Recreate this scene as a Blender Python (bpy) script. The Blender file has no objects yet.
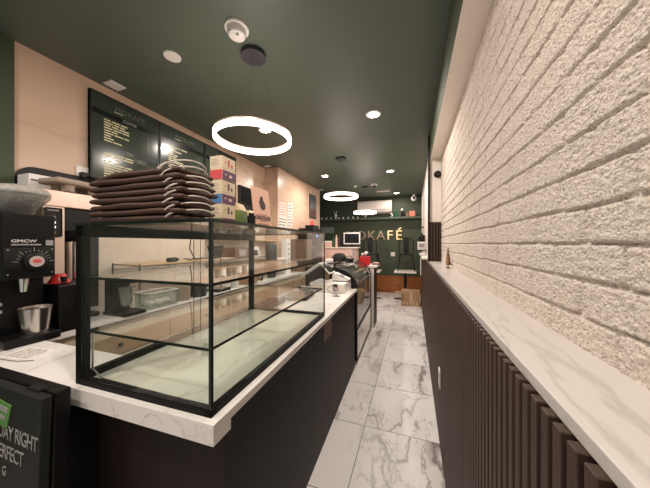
import bpy, bmesh, math, random
from mathutils import Vector, Matrix, noise
random.seed(7)
D = bpy.data
COL = bpy.context.scene.collection
PI = math.pi

# ------------------------------------------------------------------ materials
def nt_new(name):
    m = D.materials.new(name); m.use_nodes = True
    nt = m.node_tree; nt.nodes.clear()
    out = nt.nodes.new('ShaderNodeOutputMaterial')
    b = nt.nodes.new('ShaderNodeBsdfPrincipled')
    nt.links.new(b.outputs[0], out.inputs[0])
    return m, nt, b, out

def rgba(c): return (c[0], c[1], c[2], 1.0)

class G:                                   # tiny node-graph helper
    def __init__(s, nt): s.nt = nt
    def n(s, t, **kw):
        nd = s.nt.nodes.new(t)
        for k, v in kw.items(): setattr(nd, k, v)
        return nd
    def l(s, a, b): s.nt.links.new(a, b)
    def math(s, op, a, b=None, c=None):
        nd = s.n('ShaderNodeMath', operation=op)
        for i, v in enumerate((a, b, c)):
            if v is None: continue
            if isinstance(v, (int, float)): nd.inputs[i].default_value = v
            else: s.l(v, nd.inputs[i])
        return nd.outputs[0]
    def vmath(s, op, a, b=None):
        nd = s.n('ShaderNodeVectorMath', operation=op)
        for i, v in enumerate((a, b)):
            if v is None: continue
            if isinstance(v, (tuple, list)): nd.inputs[i].default_value = v
            else: s.l(v, nd.inputs[i])
        return nd.outputs[0]
    def mix(s, f, a, b):
        nd = s.n('ShaderNodeMix', data_type='RGBA')
        for i, v in ((0, f), (6, a), (7, b)):
            if isinstance(v, (int, float)): nd.inputs[i].default_value = v
            elif isinstance(v, tuple): nd.inputs[i].default_value = rgba(v)
            else: s.l(v, nd.inputs[i])
        return nd.outputs[2]
    def noise(s, vec, scale, detail=4, rough=.5):
        nd = s.n('ShaderNodeTexNoise')
        nd.inputs['Scale'].default_value = scale; nd.inputs['Detail'].default_value = detail
        nd.inputs['Roughness'].default_value = rough
        if vec is not None: s.l(vec, nd.inputs['Vector'])
        return nd
    def mapr(s, v, a, b, c=0., d=1.):
        nd = s.n('ShaderNodeMapRange'); nd.clamp = True
        s.l(v, nd.inputs[0])
        for i, x in zip((1, 2, 3, 4), (a, b, c, d)): nd.inputs[i].default_value = x
        return nd.outputs[0]

def plain(name, col, rough=.5, metal=0., emit=None, es=0., var=.08, vs=14., bump=0., coat=0.):
    m, nt, b, out = nt_new(name); g = G(nt)
    tc = g.n('ShaderNodeTexCoord')
    nz = g.noise(tc.outputs['Object'], vs, 3)
    lo = tuple(max(0, x * (1 - var)) for x in col); hi = tuple(min(1, x * (1 + var)) for x in col)
    g.l(g.mix(nz.outputs['Fac'], lo, hi), b.inputs['Base Color'])
    b.inputs['Roughness'].default_value = rough; b.inputs['Metallic'].default_value = metal
    if coat: b.inputs['Coat Weight'].default_value = coat
    if emit:
        b.inputs['Emission Color'].default_value = rgba(emit); b.inputs['Emission Strength'].default_value = es
    if bump:
        bp = g.n('ShaderNodeBump'); bp.inputs['Strength'].default_value = bump; bp.inputs['Distance'].default_value = .002
        n2 = g.noise(tc.outputs['Object'], 160, 3); g.l(n2.outputs['Fac'], bp.inputs['Height']); g.l(bp.outputs[0], b.inputs['Normal'])
    return m

def vein_layer(g, vec, scale, width, dist=.35, dscale=1.6):
    dn = g.noise(vec, scale * dscale, 5, .6)
    off = g.vmath('SCALE', g.vmath('SUBTRACT', dn.outputs['Color'], (.5, .5, .5)))
    off.node.inputs['Scale'].default_value = dist
    v2 = g.vmath('ADD', vec, off)
    nz = g.noise(v2, scale, 2, .45)
    r = g.math('ABSOLUTE', g.math('SUBTRACT', nz.outputs['Fac'], .5))
    return g.mapr(r, 0., width, 1., 0.)

def marble(name, base, vein, scale=1.6, width=.03, strength=.8, rough=.2, tile=None, cloud=.1, stretch=(1, 1, 1)):
    m, nt, b, out = nt_new(name); g = G(nt)
    tc = g.n('ShaderNodeTexCoord'); vec = tc.outputs['Object']
    grout = None
    if tile:
        x0, y0, p, gw, gcol = tile
        sx = g.n('ShaderNodeSeparateXYZ'); g.l(vec, sx.inputs[0])
        u = g.math('DIVIDE', g.math('SUBTRACT', sx.outputs[0], x0), p)
        v = g.math('DIVIDE', g.math('SUBTRACT', sx.outputs[1], y0), p)
        iu, iv = g.math('FLOOR', u), g.math('FLOOR', v)
        fu, fv = g.math('FRACT', u), g.math('FRACT', v)
        du = g.math('MINIMUM', fu, g.math('SUBTRACT', 1., fu)); dv = g.math('MINIMUM', fv, g.math('SUBTRACT', 1., fv))
        grout = g.math('LESS_THAN', g.math('MINIMUM', du, dv), gw / p)
        cb = g.n('ShaderNodeCombineXYZ'); g.l(iu, cb.inputs[0]); g.l(iv, cb.inputs[1])
        wn = g.n('ShaderNodeTexWhiteNoise'); wn.noise_dimensions = '3D'; g.l(cb.outputs[0], wn.inputs[0])
        off = g.vmath('SCALE', wn.outputs['Color']); off.node.inputs['Scale'].default_value = 17.
        vec = g.vmath('ADD', vec, off)
    vec = g.vmath('MULTIPLY', vec, stretch)
    # rotate the vein direction so veins run diagonally
    mp = g.n('ShaderNodeMapping'); mp.inputs['Rotation'].default_value = (0, 0, .7); mp.inputs['Scale'].default_value = (1., .42, 1.)
    g.l(vec, mp.inputs[0]); vec = mp.outputs[0]
    v1 = vein_layer(g, vec, scale, width)
    v2 = vein_layer(g, g.vmath('ADD', vec, (5.3, 2.1, 7.7)), scale * 2.1, width * .6, .2)
    msk = g.mapr(g.noise(vec, scale * .8, 2).outputs['Fac'], .42, .62)
    msk2 = g.mapr(g.noise(g.vmath('ADD', vec, (9., 3., 1.)), scale * 1.1, 2).outputs['Fac'], .45, .7)
    tot = g.math('MAXIMUM', g.math('MULTIPLY', v1, g.math('ADD', g.math('MULTIPLY', msk, .8), .2)), g.math('MULTIPLY', v2, msk2))
    if tile:
        v3 = vein_layer(g, g.vmath('ADD', vec, (1.7, 8.2, 4.4)), scale * .85, width * .7, .35)
        v4 = vein_layer(g, g.vmath('ADD', vec, (3.1, 6.6, 9.4)), scale * 2.4, width * 1.0, .3)
        tot = g.math('MAXIMUM', tot, g.math('MAXIMUM', g.math('MULTIPLY', g.math('MULTIPLY', v3, msk2), .9), g.math('MULTIPLY', g.math('MULTIPLY', v4, msk), .8)))
    # smoky halo round the veins
    halo = g.math('MULTIPLY', vein_layer(g, vec, scale, width * 5), g.math('MULTIPLY', msk, cloud * 3))
    tot = g.math('MULTIPLY', g.math('MAXIMUM', tot, halo), strength)
    cl = g.noise(vec, scale * 1.7, 4)
    bcol = g.mix(g.math('MULTIPLY', cl.outputs['Fac'], cloud * 2), base, tuple(x * .82 for x in base))
    c = g.mix(tot, bcol, vein)
    if grout is not None:
        c = g.mix(grout, c, tile[4])
        b.inputs['Roughness'].default_value = rough
    g.l(c, b.inputs['Base Color']); b.inputs['Roughness'].default_value = rough
    return m

def woodgrain(name, c1, c2, axis=2, scale=40, rough=.45, coat=0.):
    m, nt, b, out = nt_new(name); g = G(nt)
    tc = g.n('ShaderNodeTexCoord')
    sc = [scale] * 3; sc[axis] = scale * .03
    nz = g.noise(g.vmath('MULTIPLY', tc.outputs['Object'], tuple(sc)), 1., 5, .6)
    g.l(g.mix(g.mapr(nz.outputs['Fac'], .3, .7), c1, c2), b.inputs['Base Color'])
    b.inputs['Roughness'].default_value = rough; b.inputs['Specular IOR Level'].default_value = .25
    if coat: b.inputs['Coat Weight'].default_value = coat
    return m

def glassmat(name, tint=(.93, .97, .95), refl=.75, base=.05, haze=0.):
    m = D.materials.new(name); m.use_nodes = True; nt = m.node_tree; nt.nodes.clear(); g = G(nt)
    out = g.n('ShaderNodeOutputMaterial')
    lw = g.n('ShaderNodeLayerWeight'); lw.inputs[0].default_value = .5
    tc = g.n('ShaderNodeTexCoord')
    smear = g.noise(tc.outputs['Object'], 3.5, 4)
    f = g.math('ADD', g.math('MULTIPLY', g.math('POWER', lw.outputs['Facing'], 4.5), refl), base)
    tr = g.n('ShaderNodeBsdfTransparent'); tr.inputs[0].default_value = rgba(tint)
    gl = g.n('ShaderNodeBsdfGlossy'); gl.inputs[0].default_value = (1, 1, 1, 1); gl.inputs['Roughness'].default_value = .0
    mx = g.n('ShaderNodeMixShader'); g.l(f, mx.inputs[0]); g.l(tr.outputs[0], mx.inputs[1]); g.l(gl.outputs[0], mx.inputs[2])
    last = mx.outputs[0]
    if haze:
        df = g.n('ShaderNodeBsdfDiffuse'); df.inputs[0].default_value = (.8, .85, .8, 1)
        m2 = g.n('ShaderNodeMixShader'); g.l(g.math('MULTIPLY', smear.outputs['Fac'], haze), m2.inputs[0]); g.l(last, m2.inputs[1]); g.l(df.outputs[0], m2.inputs[2]); last = m2.outputs[0]
    g.l(last, out.inputs[0])
    return m

def emis(name, col, st):
    m = D.materials.new(name); m.use_nodes = True; nt = m.node_tree; nt.nodes.clear(); g = G(nt)
    out = g.n('ShaderNodeOutputMaterial'); e = g.n('ShaderNodeEmission'); e.inputs[0].default_value = rgba(col); e.inputs[1].default_value = st
    g.l(e.outputs[0], out.inputs[0]); return m

M = {}
M['green'] = plain('green_paint', (.046, .063, .034), .6, var=.12, vs=2.)
M['ceil'] = plain('ceiling_paint', (.086, .112, .088), .5, var=.06, vs=1.2)
M['floor'] = marble('floor_marble', (.80, .765, .745), (.17, .125, .115), 2.0, .026, 1., .34, tile=(-.364, 1.986, .6, .0026, (.10, .085, .075)), cloud=.09)
M['beige'] = marble('beige_panel', (.66, .47, .345), (.30, .17, .10), 1.3, .020, .55, .30, cloud=.2)
M['stone'] = marble('counter_stone', (.84, .80, .76), (.34, .30, .27), 2.2, .014, .75, .16, cloud=.07)
M['ledge'] = marble('ledge_stone', (.62, .585, .55), (.26, .22, .19), 1.3, .020, .85, .28, cloud=.08, stretch=(1.6, .8, 1.))
M['brown'] = woodgrain('dark_brown_laminate', (.0125, .0075, .0062), (.022, .0135, .0108), 2, 120, .55)
M['slat'] = woodgrain('slat_wood', (.044, .027, .0205), (.076, .047, .036), 2, 160, .5)
M['slatback'] = plain('slat_backing', (.006, .005, .005), .8)
M['slatside'] = plain('slat_side', (.012, .009, .008), .7)
M['orange'] = woodgrain('orange_wood', (.30, .10, .030), (.42, .16, .055), 0, 18, .4)
M['white'] = plain('white_paint', (.80, .73, .67), .5, var=.03)
M['whitep'] = plain('white_plastic', (.82, .79, .76), .35, var=.03)
M['cream'] = plain('cream_laminate', (.62, .53, .42), .4, var=.05)
M['tan'] = woodgrain('tan_drawer', (.33, .22, .13), (.42, .29, .17), 1, 30, .45)
M['black'] = plain('black_plastic', (.0045, .0043, .0043), .42, var=.2)
M['black'].node_tree.nodes['Principled BSDF'].inputs['Specular IOR Level'].default_value = .3
M['blackm'] = plain('black_metal', (.014, .014, .014), .45, .3)
M['frame'] = plain('case_frame', (.0022, .0022, .0021), .5)
M['frame'].node_tree.nodes['Principled BSDF'].inputs['Specular IOR Level'].default_value = .15
M['steel'] = plain('brushed_steel', (.62, .58, .54), .22, 1., var=.06, vs=60)
M['chrome'] = plain('chrome', (.80, .78, .76), .1, 1.)
M['rose'] = plain('rose_steel', (.76, .58, .49), .38, .45, var=.04)
M['glass'] = glassmat('case_glass', (.978, .99, .982), .75, .025, .008)
M['gedge'] = plain('glass_edge', (.006, .013, .009), .2)
M['gclear'] = glassmat('clear_plastic', (.90, .92, .90), .6, .06, .22)
M['hopper'] = glassmat('smoky_plastic', (.62, .55, .50), .6, .08, .35)
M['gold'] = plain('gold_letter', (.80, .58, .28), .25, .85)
M['goldlit'] = plain('gold_lit', (.85, .66, .36), .3, .3, (1., .72, .35), .25)  # letters catching the light: brighter gold and faint glow painted in
M['golddim'] = plain('gold_dim', (.34, .27, .18), .4, .5)  # same gold letters painted darker where they catch no light
M['board'] = plain('menu_board', (.034, .046, .032), .16, var=.1, coat=.4)
M['band'] = plain('menu_band', (.006, .008, .006), .2)
M['ink'] = plain('menu_yellow', (.62, .58, .36), .5)
M['inkdim'] = plain('menu_dim', (.09, .10, .075), .5)
M['txtgrey'] = plain('grey_lettering', (.30, .30, .27), .6)
M['txtwhite'] = plain('white_lettering', (.75, .73, .70), .5)
M['kraft'] = plain('dark_kraft_paper', (.058, .026, .017), .55, var=.5, vs=9, bump=.35)
M['rope'] = plain('pale_twisted_paper', (.66, .58, .52), .5)
M['card'] = plain('cardboard', (.40, .24, .13), .7)
M['tape'] = plain('packing_tape', (.58, .42, .27), .3)
M['pulp'] = plain('moulded_pulp', (.40, .31, .24), .9, bump=.6)
M['paper'] = plain('paper', (.80, .74, .68), .7)
M['pink'] = plain('pink_paper', (.88, .55, .42), .7)
M['greypr'] = plain('grey_print', (.33, .31, .30), .7)
M['darkpr'] = plain('dark_print', (.07, .05, .05), .7)
M['redpr'] = plain('red_print', (.62, .07, .08), .5)
M['bluepr'] = plain('blue_print', (.07, .20, .45), .5)
M['purplepr'] = plain('purple_print', (.12, .05, .10), .5)
M['greenpr'] = plain('green_print', (.15, .24, .06), .5, var=.4, vs=40)
M['boxcream'] = plain('cream_carton', (.72, .60, .42), .6)
M['red'] = plain('red_plastic', (.60, .025, .025), .3)
M['sign'] = plain('sign_board', (.0065, .008, .006), .6, var=.2)
M['leafg'] = plain('sign_green', (.10, .26, .06), .5)
M['bronze'] = plain('bronze_tree', (.22, .13, .06), .35, .8, var=.4, vs=90)
M['board_wood'] = woodgrain('pale_board', (.50, .34, .20), (.60, .43, .27), 1, 24, .5)
M['bluedark'] = marble('poster_dark', (.05, .07, .09), (.35, .30, .28), 3., .08, .8, .25)
M['brownside'] = woodgrain('brown_machine', (.16, .10, .065), (.22, .14, .09), 2, 30, .4)
M['lit'] = emis('ring_diffuser', (1., .83, .76), 6.)
M['disc'] = emis('downlight_lens', (1., .86, .74), 30.)
M['bluelogo'] = emis('blue_logo_glow', (.1, .35, 1.), 3.)  # blue logo of the coffee machine, made to glow
M['whiteled'] = emis('white_led', (1., .95, .9), 1.5)
M['screen'] = plain('screen_glass', (.008, .009, .010), .08)
M['acwhite'] = plain('ac_white', (.80, .74, .69), .4)
M['bottleg'] = plain('green_bottle', (.02, .09, .04), .1)
M['pinkbox'] = plain('pale_pink', (.72, .50, .44), .5)
M['leather'] = plain('black_cloth', (.010, .010, .010), .8, bump=.4)

# brick: white textured paint over split-face brick
def brickmat():
    m, nt, b, out = nt_new('white_brick'); g = G(nt)
    tc = g.n('ShaderNodeTexCoord')
    nz = g.noise(tc.outputs['Object'], 9, 5)
    n2 = g.noise(tc.outputs['Object'], 150, 5, .6)
    vor = g.n('ShaderNodeTexVoronoi'); vor.inputs['Scale'].default_value = 170; g.l(tc.outputs['Object'], vor.inputs['Vector'])
    c = g.mix(nz.outputs['Fac'], (.78, .685, .595), (.86, .775, .69))
    c = g.mix(g.mapr(n2.outputs['Fac'], .34, .50, 1., 0.), c, (.58, .49, .41))  # cavity shade painted into the colour at low points of the grain
    g.l(c, b.inputs['Base Color']); b.inputs['Roughness'].default_value = .85
    bp = g.n('ShaderNodeBump'); bp.inputs['Strength'].default_value = 1.; bp.inputs['Distance'].default_value = .009
    g.l(g.math('ADD', n2.outputs['Fac'], g.math('MULTIPLY', vor.outputs['Distance'], -.45)), bp.inputs['Height'])
    g.l(bp.outputs[0], b.inputs['Normal'])
    return m
M['brick'] = brickmat()

# ------------------------------------------------------------------ mesh building
class B:
    def __init__(s): s.bm = bmesh.new()
    def _mark(s, faces, mi):
        for f in faces: f.material_index = mi
    def box(s, x0, x1, y0, y1, z0, z1, bev=0., mi=0, seg=2, mat=None):
        r = bmesh.ops.create_cube(s.bm, size=1.)
        vs = r['verts']
        T = Matrix.Translation(((x0+x1)/2, (y0+y1)/2, (z0+z1)/2)) @ Matrix.Diagonal((x1-x0, y1-y0, z1-z0, 1))
        if mat is not None: T = mat @ T
        bmesh.ops.transform(s.bm, matrix=T, verts=vs)
        fs = set(f for v in vs for f in v.link_faces); s._mark(fs, mi)
        if bev:
            es = list(set(e for v in vs for e in v.link_edges))
            bmesh.ops.bevel(s.bm, geom=es, offset=bev, segments=seg, profile=.5, affect='EDGES', material=-1)
        return s
    def lathe(s, prof, x=0, y=0, seg=32, mi=0, mat=None):
        rings = []
        for r, z in prof:
            if r < 1e-6: rings.append([s.bm.verts.new((x, y, z))])
            else: rings.append([s.bm.verts.new((x + r*math.cos(2*PI*k/seg), y + r*math.sin(2*PI*k/seg), z)) for k in range(seg)])
        fs = []
        for a, b in zip(rings, rings[1:]):
            if len(a) == 1 and len(b) == 1: continue
            for k in range(seg):
                k2 = (k+1) % seg
                if len(a) == 1: f = [a[0], b[k2], b[k]]
                elif len(b) == 1: f = [a[k], a[k2], b[0]]
                else: f = [a[k], a[k2], b[k2], b[k]]
                fs.append(s.bm.faces.new(f))
        s._mark(fs, mi)
        if mat is not None: bmesh.ops.transform(s.bm, matrix=mat, verts=[v for r in rings for v in r])
        return s
    def cyl(s, x, y, z0, z1, r0, r1=None, seg=24, mi=0, mat=None):
        r1 = r0 if r1 is None else r1
        return s.lathe([(0, z0), (r0, z0), (r1, z1), (0, z1)], x, y, seg, mi, mat)
    def tube(s, pts, r, seg=8, mi=0, closed=False):
        P = [Vector(p) for p in pts]; n = len(P); rings = []
        up = Vector((0, 0, 1)); prev = None
        for i, p in enumerate(P):
            if closed: t = (P[(i+1) % n] - P[i-1]).normalized()
            else: t = (P[min(i+1, n-1)] - P[max(i-1, 0)]).normalized()
            if prev is None:
                a = t.cross(up)
                if a.length < .05: a = t.cross(Vector((1, 0, 0)))
            else:
                a = prev - t * prev.dot(t)
                if a.length < 1e-4: a = t.cross(up)
            a.normalize(); prev = a; b = t.cross(a)
            rr = r[i] if isinstance(r, (list, tuple)) else r
            rings.append([s.bm.verts.new(p + a*rr*math.cos(2*PI*k/seg) + b*rr*math.sin(2*PI*k/seg)) for k in range(seg)])
        fs = []
        rng = range(n) if closed else range(n-1)
        for i in rng:
            A, Bq = rings[i], rings[(i+1) % n]
            for k in range(seg): fs.append(s.bm.faces.new([A[k], A[(k+1) % seg], Bq[(k+1) % seg], Bq[k]]))
        if not closed:
            fs.append(s.bm.faces.new(rings[0][::-1])); fs.append(s.bm.faces.new(rings[-1]))
        s._mark(fs, mi); return s
    def prism(s, poly, axis, a0, a1, mi=0):
        def pt(p, a):
            return {'x': (a, p[0], p[1]), 'y': (p[0], a, p[1]), 'z': (p[0], p[1], a)}[axis]
        A = [s.bm.verts.new(pt(p, a0)) for p in poly]; Bq = [s.bm.verts.new(pt(p, a1)) for p in poly]
        n = len(poly); fs = [s.bm.faces.new(A[::-1]), s.bm.faces.new(Bq)]
        for k in range(n): fs.append(s.bm.faces.new([A[k], A[(k+1) % n], Bq[(k+1) % n], Bq[k]]))
        s._mark(fs, mi); return s
    def sheet(s, rows, mi=0):
        V = [[s.bm.verts.new(p) for p in r] for r in rows]; fs = []
        for a, b in zip(V, V[1:]):
            for k in range(len(a)-1): fs.append(s.bm.faces.new([a[k], a[k+1], b[k+1], b[k]]))
        s._mark(fs, mi); return s
    def quad(s, pts, mi=0):
        s._mark([s.bm.faces.new([s.bm.verts.new(p) for p in pts])], mi); return s
    def ball(s, x, y, z, r, sx=1, sy=1, sz=1, mi=0, seg=16):
        res = bmesh.ops.create_uvsphere(s.bm, u_segments=seg, v_segments=max(6, seg//2), radius=r)
        bmesh.ops.transform(s.bm, matrix=Matrix.Translation((x, y, z)) @ Matrix.Diagonal((sx, sy, sz, 1)), verts=res['verts'])
        s._mark(set(f for v in res['verts'] for f in v.link_faces), mi); return s
    def build(s, name, mat, parent=None, smooth=False, fixn=True):
        if fixn: bmesh.ops.recalc_face_normals(s.bm, faces=s.bm.faces[:])
        me = D.meshes.new(name); s.bm.to_mesh(me); s.bm.free()
        mats = mat if isinstance(mat, (list, tuple)) else [mat]
        for k in mats: me.materials.append(M[k] if isinstance(k, str) else k)
        if smooth:
            me.polygons.foreach_set('use_smooth', [True]*len(me.polygons))
            try: me.set_sharp_from_angle(angle=.65)
            except Exception: pass
        o = D.objects.new(name, me); COL.objects.link(o)
        if parent is not None: o.parent = parent
        return o

def thing(name, label, cat, loc=(0, 0, 0), rz=0., group=None):
    o = D.objects.new(name, None); COL.objects.link(o); o.empty_display_size = .05
    o.location = loc; o.rotation_euler = (0, 0, rz)
    o['label'] = label; o['category'] = cat
    if group: o['group'] = group
    return o
def tag(o, label, cat, group=None, kind=None, loc=None, rz=None):
    o['label'] = label; o['category'] = cat
    if group: o['group'] = group
    if kind: o['kind'] = kind
    if loc is not None: o.location = loc
    if rz is not None: o.rotation_euler = (0, 0, rz)
    return o
def struct(o): o['kind'] = 'structure'; return o
def kids(o): return [c for c in D.objects if c.parent == o]
def copy_tree(o, parent=None):
    c = o.copy(); COL.objects.link(c)
    if parent is not None: c.parent = parent
    for ch in kids(o): copy_tree(ch, c)
    return c
def text(s, size, mat, parent, loc, rot, name='lettering', ext=.0008, align='CENTER', spacing=1., sx=1., shear=0., bevel=0.):
    cu = D.curves.new(name, 'FONT'); cu.body = s; cu.size = size; cu.extrude = ext; cu.align_x = align; cu.align_y = 'CENTER'
    cu.space_character = spacing; cu.shear = shear; cu.bevel_depth = bevel; cu.resolution_u = 3
    tmp = D.objects.new('tmp_text', cu); COL.objects.link(tmp)
    bpy.context.view_layer.update()
    dg = bpy.context.evaluated_depsgraph_get()
    me = D.meshes.new_from_object(tmp.evaluated_get(dg)); me.name = name
    D.objects.remove(tmp); D.curves.remove(cu)
    if sx != 1.:
        me.transform(Matrix.Diagonal((sx, 1, 1, 1)))
    me.materials.clear(); me.materials.append(M[mat] if isinstance(mat, str) else mat)
    o = D.objects.new(name, me); COL.objects.link(o)
    if parent is not None: o.parent = parent
    o.location = loc; o.rotation_euler = rot
    return o
FX = (PI/2, 0, PI/2)        # lettering that reads on a face looking towards +X
FNY = (PI/2, 0, 0)          # lettering on a face looking towards -Y

# ------------------------------------------------------------------ camera
cam = D.cameras.new('camera'); cam.sensor_width = 36.; cam.lens = 36. * 250 / 650; cam.clip_start = .02
co = D.objects.new('camera', cam); COL.objects.link(co)
co.location = (0, 0, 1.45); co.rotation_euler = (PI/2, 0, math.radians(19.4))
bpy.context.scene.camera = co

# ------------------------------------------------------------------ room shell
CE = 2.84
struct(B().box(-3.3, .95, -1.6, 7.85, -.1, 0.).build('floor', 'floor'))
struct(B().box(-3.3, .95, -1.6, 7.85, CE, CE+.1).build('ceiling', 'ceil'))
struct(B().box(-2.72, -2.57, .90, 3.97, 0, CE).build('wall_left', 'beige'))
struct(B().box(-2.72, -2.55, -1.6, .90, 0, CE).build('wall_left_near', 'green'))
struct(B().box(-2.72, -2.30, 3.97, 6.12, 0, CE).build('wall_left_far', 'beige'))
struct(B().box(-3.3, -3.2, 3.9, 7.7, 0, CE).build('wall_left_back', 'green'))
struct(B().box(-3.3, .95, 7.70, 7.85, 0, CE).build('wall_far', 'green'))
struct(B().box(-3.2, .23, 7.675, 7.70, 0, .50, .004).build('baseboard_far', 'orange'))
struct(B().box(.23, .40, 3.52, 7.70, 0, CE).build('wall_right_far', 'white'))
struct(B().box(.40, .95, 3.52, 7.70, 0, CE).build('wall_right_back', 'green'))
# soffit above the brick recess: green face, white underside board
struct(B().box(.21, .95, -1.6, 3.52, 2.552, CE).build('ceiling_soffit', 'green'))
struct(B().box(.214, .40, -1.6, 3.52, 2.54, 2.552).build('trim_1', 'white'))
# return wall at the end of the recess: white above, slats below
struct(B().box(.20, .40, 3.50, 3.53, 1.73, 2.54).build('wall_return', 'white'))
b = B().box(.20, .40, 3.49, 3.53, 1.227, 1.73, mi=1)
for k in range(6): b.box(.213 + k*.0335, .233 + k*.0335, 3.472, 3.49, 1.227, 1.73)
struct(b.build('wall_return_slats', ['slat', 'slatback']))
struct(B().box(.182, .205, 3.46, 3.56, 1.227, CE, .003).build('trim_2', 'brown'))
# half wall clad in vertical slats
b = B().box(.198, .95, -.6, 6.5, 0, 1.2, mi=1)
y = -.3
while y < 6.5:
    b.box(.1815, .199, y, y+.0215, 0, 1.205, .0015, seg=1); y += .0338
o = b.build('wall_right', ['slat', 'slatback'])
struct(o)

# brick wall (one real displaced surface)
def brick_wall():
    y0, y1, z0, z1 = .10, 3.52, 1.225, 2.545
    CH, BL, Z0 = .0783, .225, 1.45
    ny, nz = 760, 400
    verts = []; faces = []
    for j in range(nz+1):
        z = z0 + (z1-z0)*j/nz
        for i in range(ny+1):
            t = i/ny; y = y0 + (y1-y0)*t
            zz = z + .0045*noise.noise(Vector((y*7, z*7, 3.)))
            r = math.floor((zz-Z0)/CH); fz = (zz-Z0)/CH - r
            yy = y + .006*noise.noise(Vector((y*7, z*12, 8.))) + (BL/2 if r % 2 else 0) + .03*math.sin(r*12.9898)
            c = math.floor(yy/BL); fy = yy/BL - c
            dz = min(fz, 1-fz)*CH; dy = min(fy, 1-fy)*BL
            rnd = math.sin(c*127.1 + r*311.7)*43758.5453; rnd -= math.floor(rnd)
            jn = noise.noise(Vector((y*6, r*7.3, 11.))); jv = .5+.5*math.sin(c*37.7 + r*91.3)
            sb = .0028*(.5+.5*math.sin(c*71.3 + r*17.9)); st_ = .002*(.5+.5*math.sin(c*23.1 + r*57.7))
            dz = max(0., min(fz*CH - sb, (1-fz)*CH - st_)) + .0006
            # rounded-corner distance to the brick's outline, vertical joints often painted shut
            ey = dy*.45 + .0015*jv; rc = .010
            if dz < rc and ey < rc: dd = rc - math.hypot(rc-dz, rc-ey)
            else: dd = min(dz, ey)
            dd -= .0012 + .001*noise.noise(Vector((y*40, z*40, 2.)))
            prof = 1 - min(1, max(0, dd/.0044))
            h = .013 - (.0100 + .003*jn)*prof**1.3
            h += .0022*(rnd-.5)*(1-prof)
            h += .0030*noise.noise(Vector((y*70, z*70, 0.))) + .0040*noise.noise(Vector((y*150, z*150, 5.)))
            verts.append((.352 - h, y, z))
    W = ny+1
    for j in range(nz):
        for i in range(ny):
            a = j*W+i; faces.append((a, a+W, a+W+1, a+1))
    me = D.meshes.new('wall_brick'); me.from_pydata(verts, [], faces); me.materials.append(M['brick'])
    me.polygons.foreach_set('use_smooth', [True]*len(me.polygons))
    o = D.objects.new('wall_brick', me); COL.objects.link(o); struct(o)
brick_wall()
struct(B().box(.356, .95, -1.6, 3.52, 1.2, 2.54).build('wall_right_upper', 'white'))

# stone ledge along the brick
led = B().box(.193, .345, -.6, 3.50, 1.2055, 1.2275, .002).build('stone_ledge', 'ledge')
tag(led, 'long white veined stone ledge capping the slatted half wall below the brick', 'ledge')

# ------------------------------------------------------------------ service counter (turned 1.8 degrees)
CR = math.radians(1.8); CP = (-.577, .600, 0.)
def cw(u, v, z=0.):
    c, s = math.cos(CR), math.sin(CR)
    return (CP[0] + u*c - v*s, CP[1] + u*s + v*c, z)
base = thing('service_counter', 'dark brown counter base running down the aisle under the white stone top', 'counter', CP, CR)
B().box(-.60, .003, .06, 2.29, 0, .89, .002).build('front_panel', 'brown', base)
B().box(-1.92, -.60, .03, .22, 0, .853).build('side_panel', 'black', base)
B().box(-.60, -.02, .10, 2.27, 0, .02).build('plinth', 'black', base)
ct = B()
ct.prism([(-1.965, -.022), (.028, -.022), (.028, 2.31), (-.66, 2.31), (-.66, .225), (-1.965, .225)], 'z', .892, .92)
ct.box(-1.965, .028, -.022, -.002, .858, .8925)
ct.box(.006, .028, -.002, .055, .858, .8925)
o = ct.build('countertop', 'stone'); tag(o, 'white veined stone countertop carrying the glass display case', 'countertop', loc=CP, rz=CR)
note = thing('paper_note', 'small faded brown paper note taped to the dark counter front', 'note', cw(.0045, 1.20), CR)
B().box(0, .001, -.10, .10, .735, .88).build('sheet', plain('faded_note', (.20, .135, .11), .7), note)
B().box(.001, .0014, -.03, .03, .868, .886).build('tape_strip', 'tape', note)

# ------------------------------------------------------------------ glass display case
def pane(name, x0, x1, y0, y1, z0, z1, axis, parent, label=None):
    b = B().box(x0, x1, y0, y1, z0, z1)
    b.bm.normal_update()
    for f in b.bm.faces: f.material_index = 0 if abs(f.normal[axis]) > .9 else 1
    o = b.build(name, ['glass', 'gedge'], parent)
    if label: o['label'] = label
    return o
ZC = .92; ZT = 1.527
case = thing('display_case', 'long empty glass countertop display case with black frame and two glass shelves', 'display case', cw(0, 0, ZC), CR)
W_, L_ = .632, 1.135
H_ = ZT - ZC
b = B()
b.box(-W_, 0, 0, .022, 0, .026, .002); b.box(-.022, 0, 0, L_, 0, .026, .002)
b.box(-W_, 0, L_-.022, L_, 0, .026, .002); b.box(-W_, -W_+.03, 0, L_, 0, .036, .002)
b.build('base_frame', 'frame', case)
B().box(-W_+.028, -.02, .02, L_-.02, .002, .010).build('base_deck', marble('deck_stone', (.69, .70, .60), (.27, .24, .19), 2.6, .014, .8, .12, cloud=.10), case)
for v0 in (.0, L_-.03): B().box(-W_, -W_+.034, v0, v0+.03, .026, H_-.006, .002).build('rear_post', 'frame', case)
b = B(); b.box(-W_, -W_+.045, 0, L_, H_-.05, H_-.006, .002); b.build('top_rail', 'frame', case)
pane('top_glass', -W_, 0, 0, L_, H_-.006, H_, 2, case)
pane('front_glass', -.006, 0, .0, L_, .026, H_-.006, 0, case)
pane('side_glass', -W_+.034, -.0065, 0, .006, .026, H_-.006, 1, case)
pane('side_glass', -W_+.034, -.0065, L_-.006, L_, .026, H_-.006, 1, case)
for z in (.201, .402): pane('glass_shelf', -W_+.045, -.016, .012, L_-.012, z-.005, z+.005, 2, case)
B().box(-.009, .002, -.002, .009, .026, H_-.004, .002).build('corner_trim', 'gedge', case)
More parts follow.
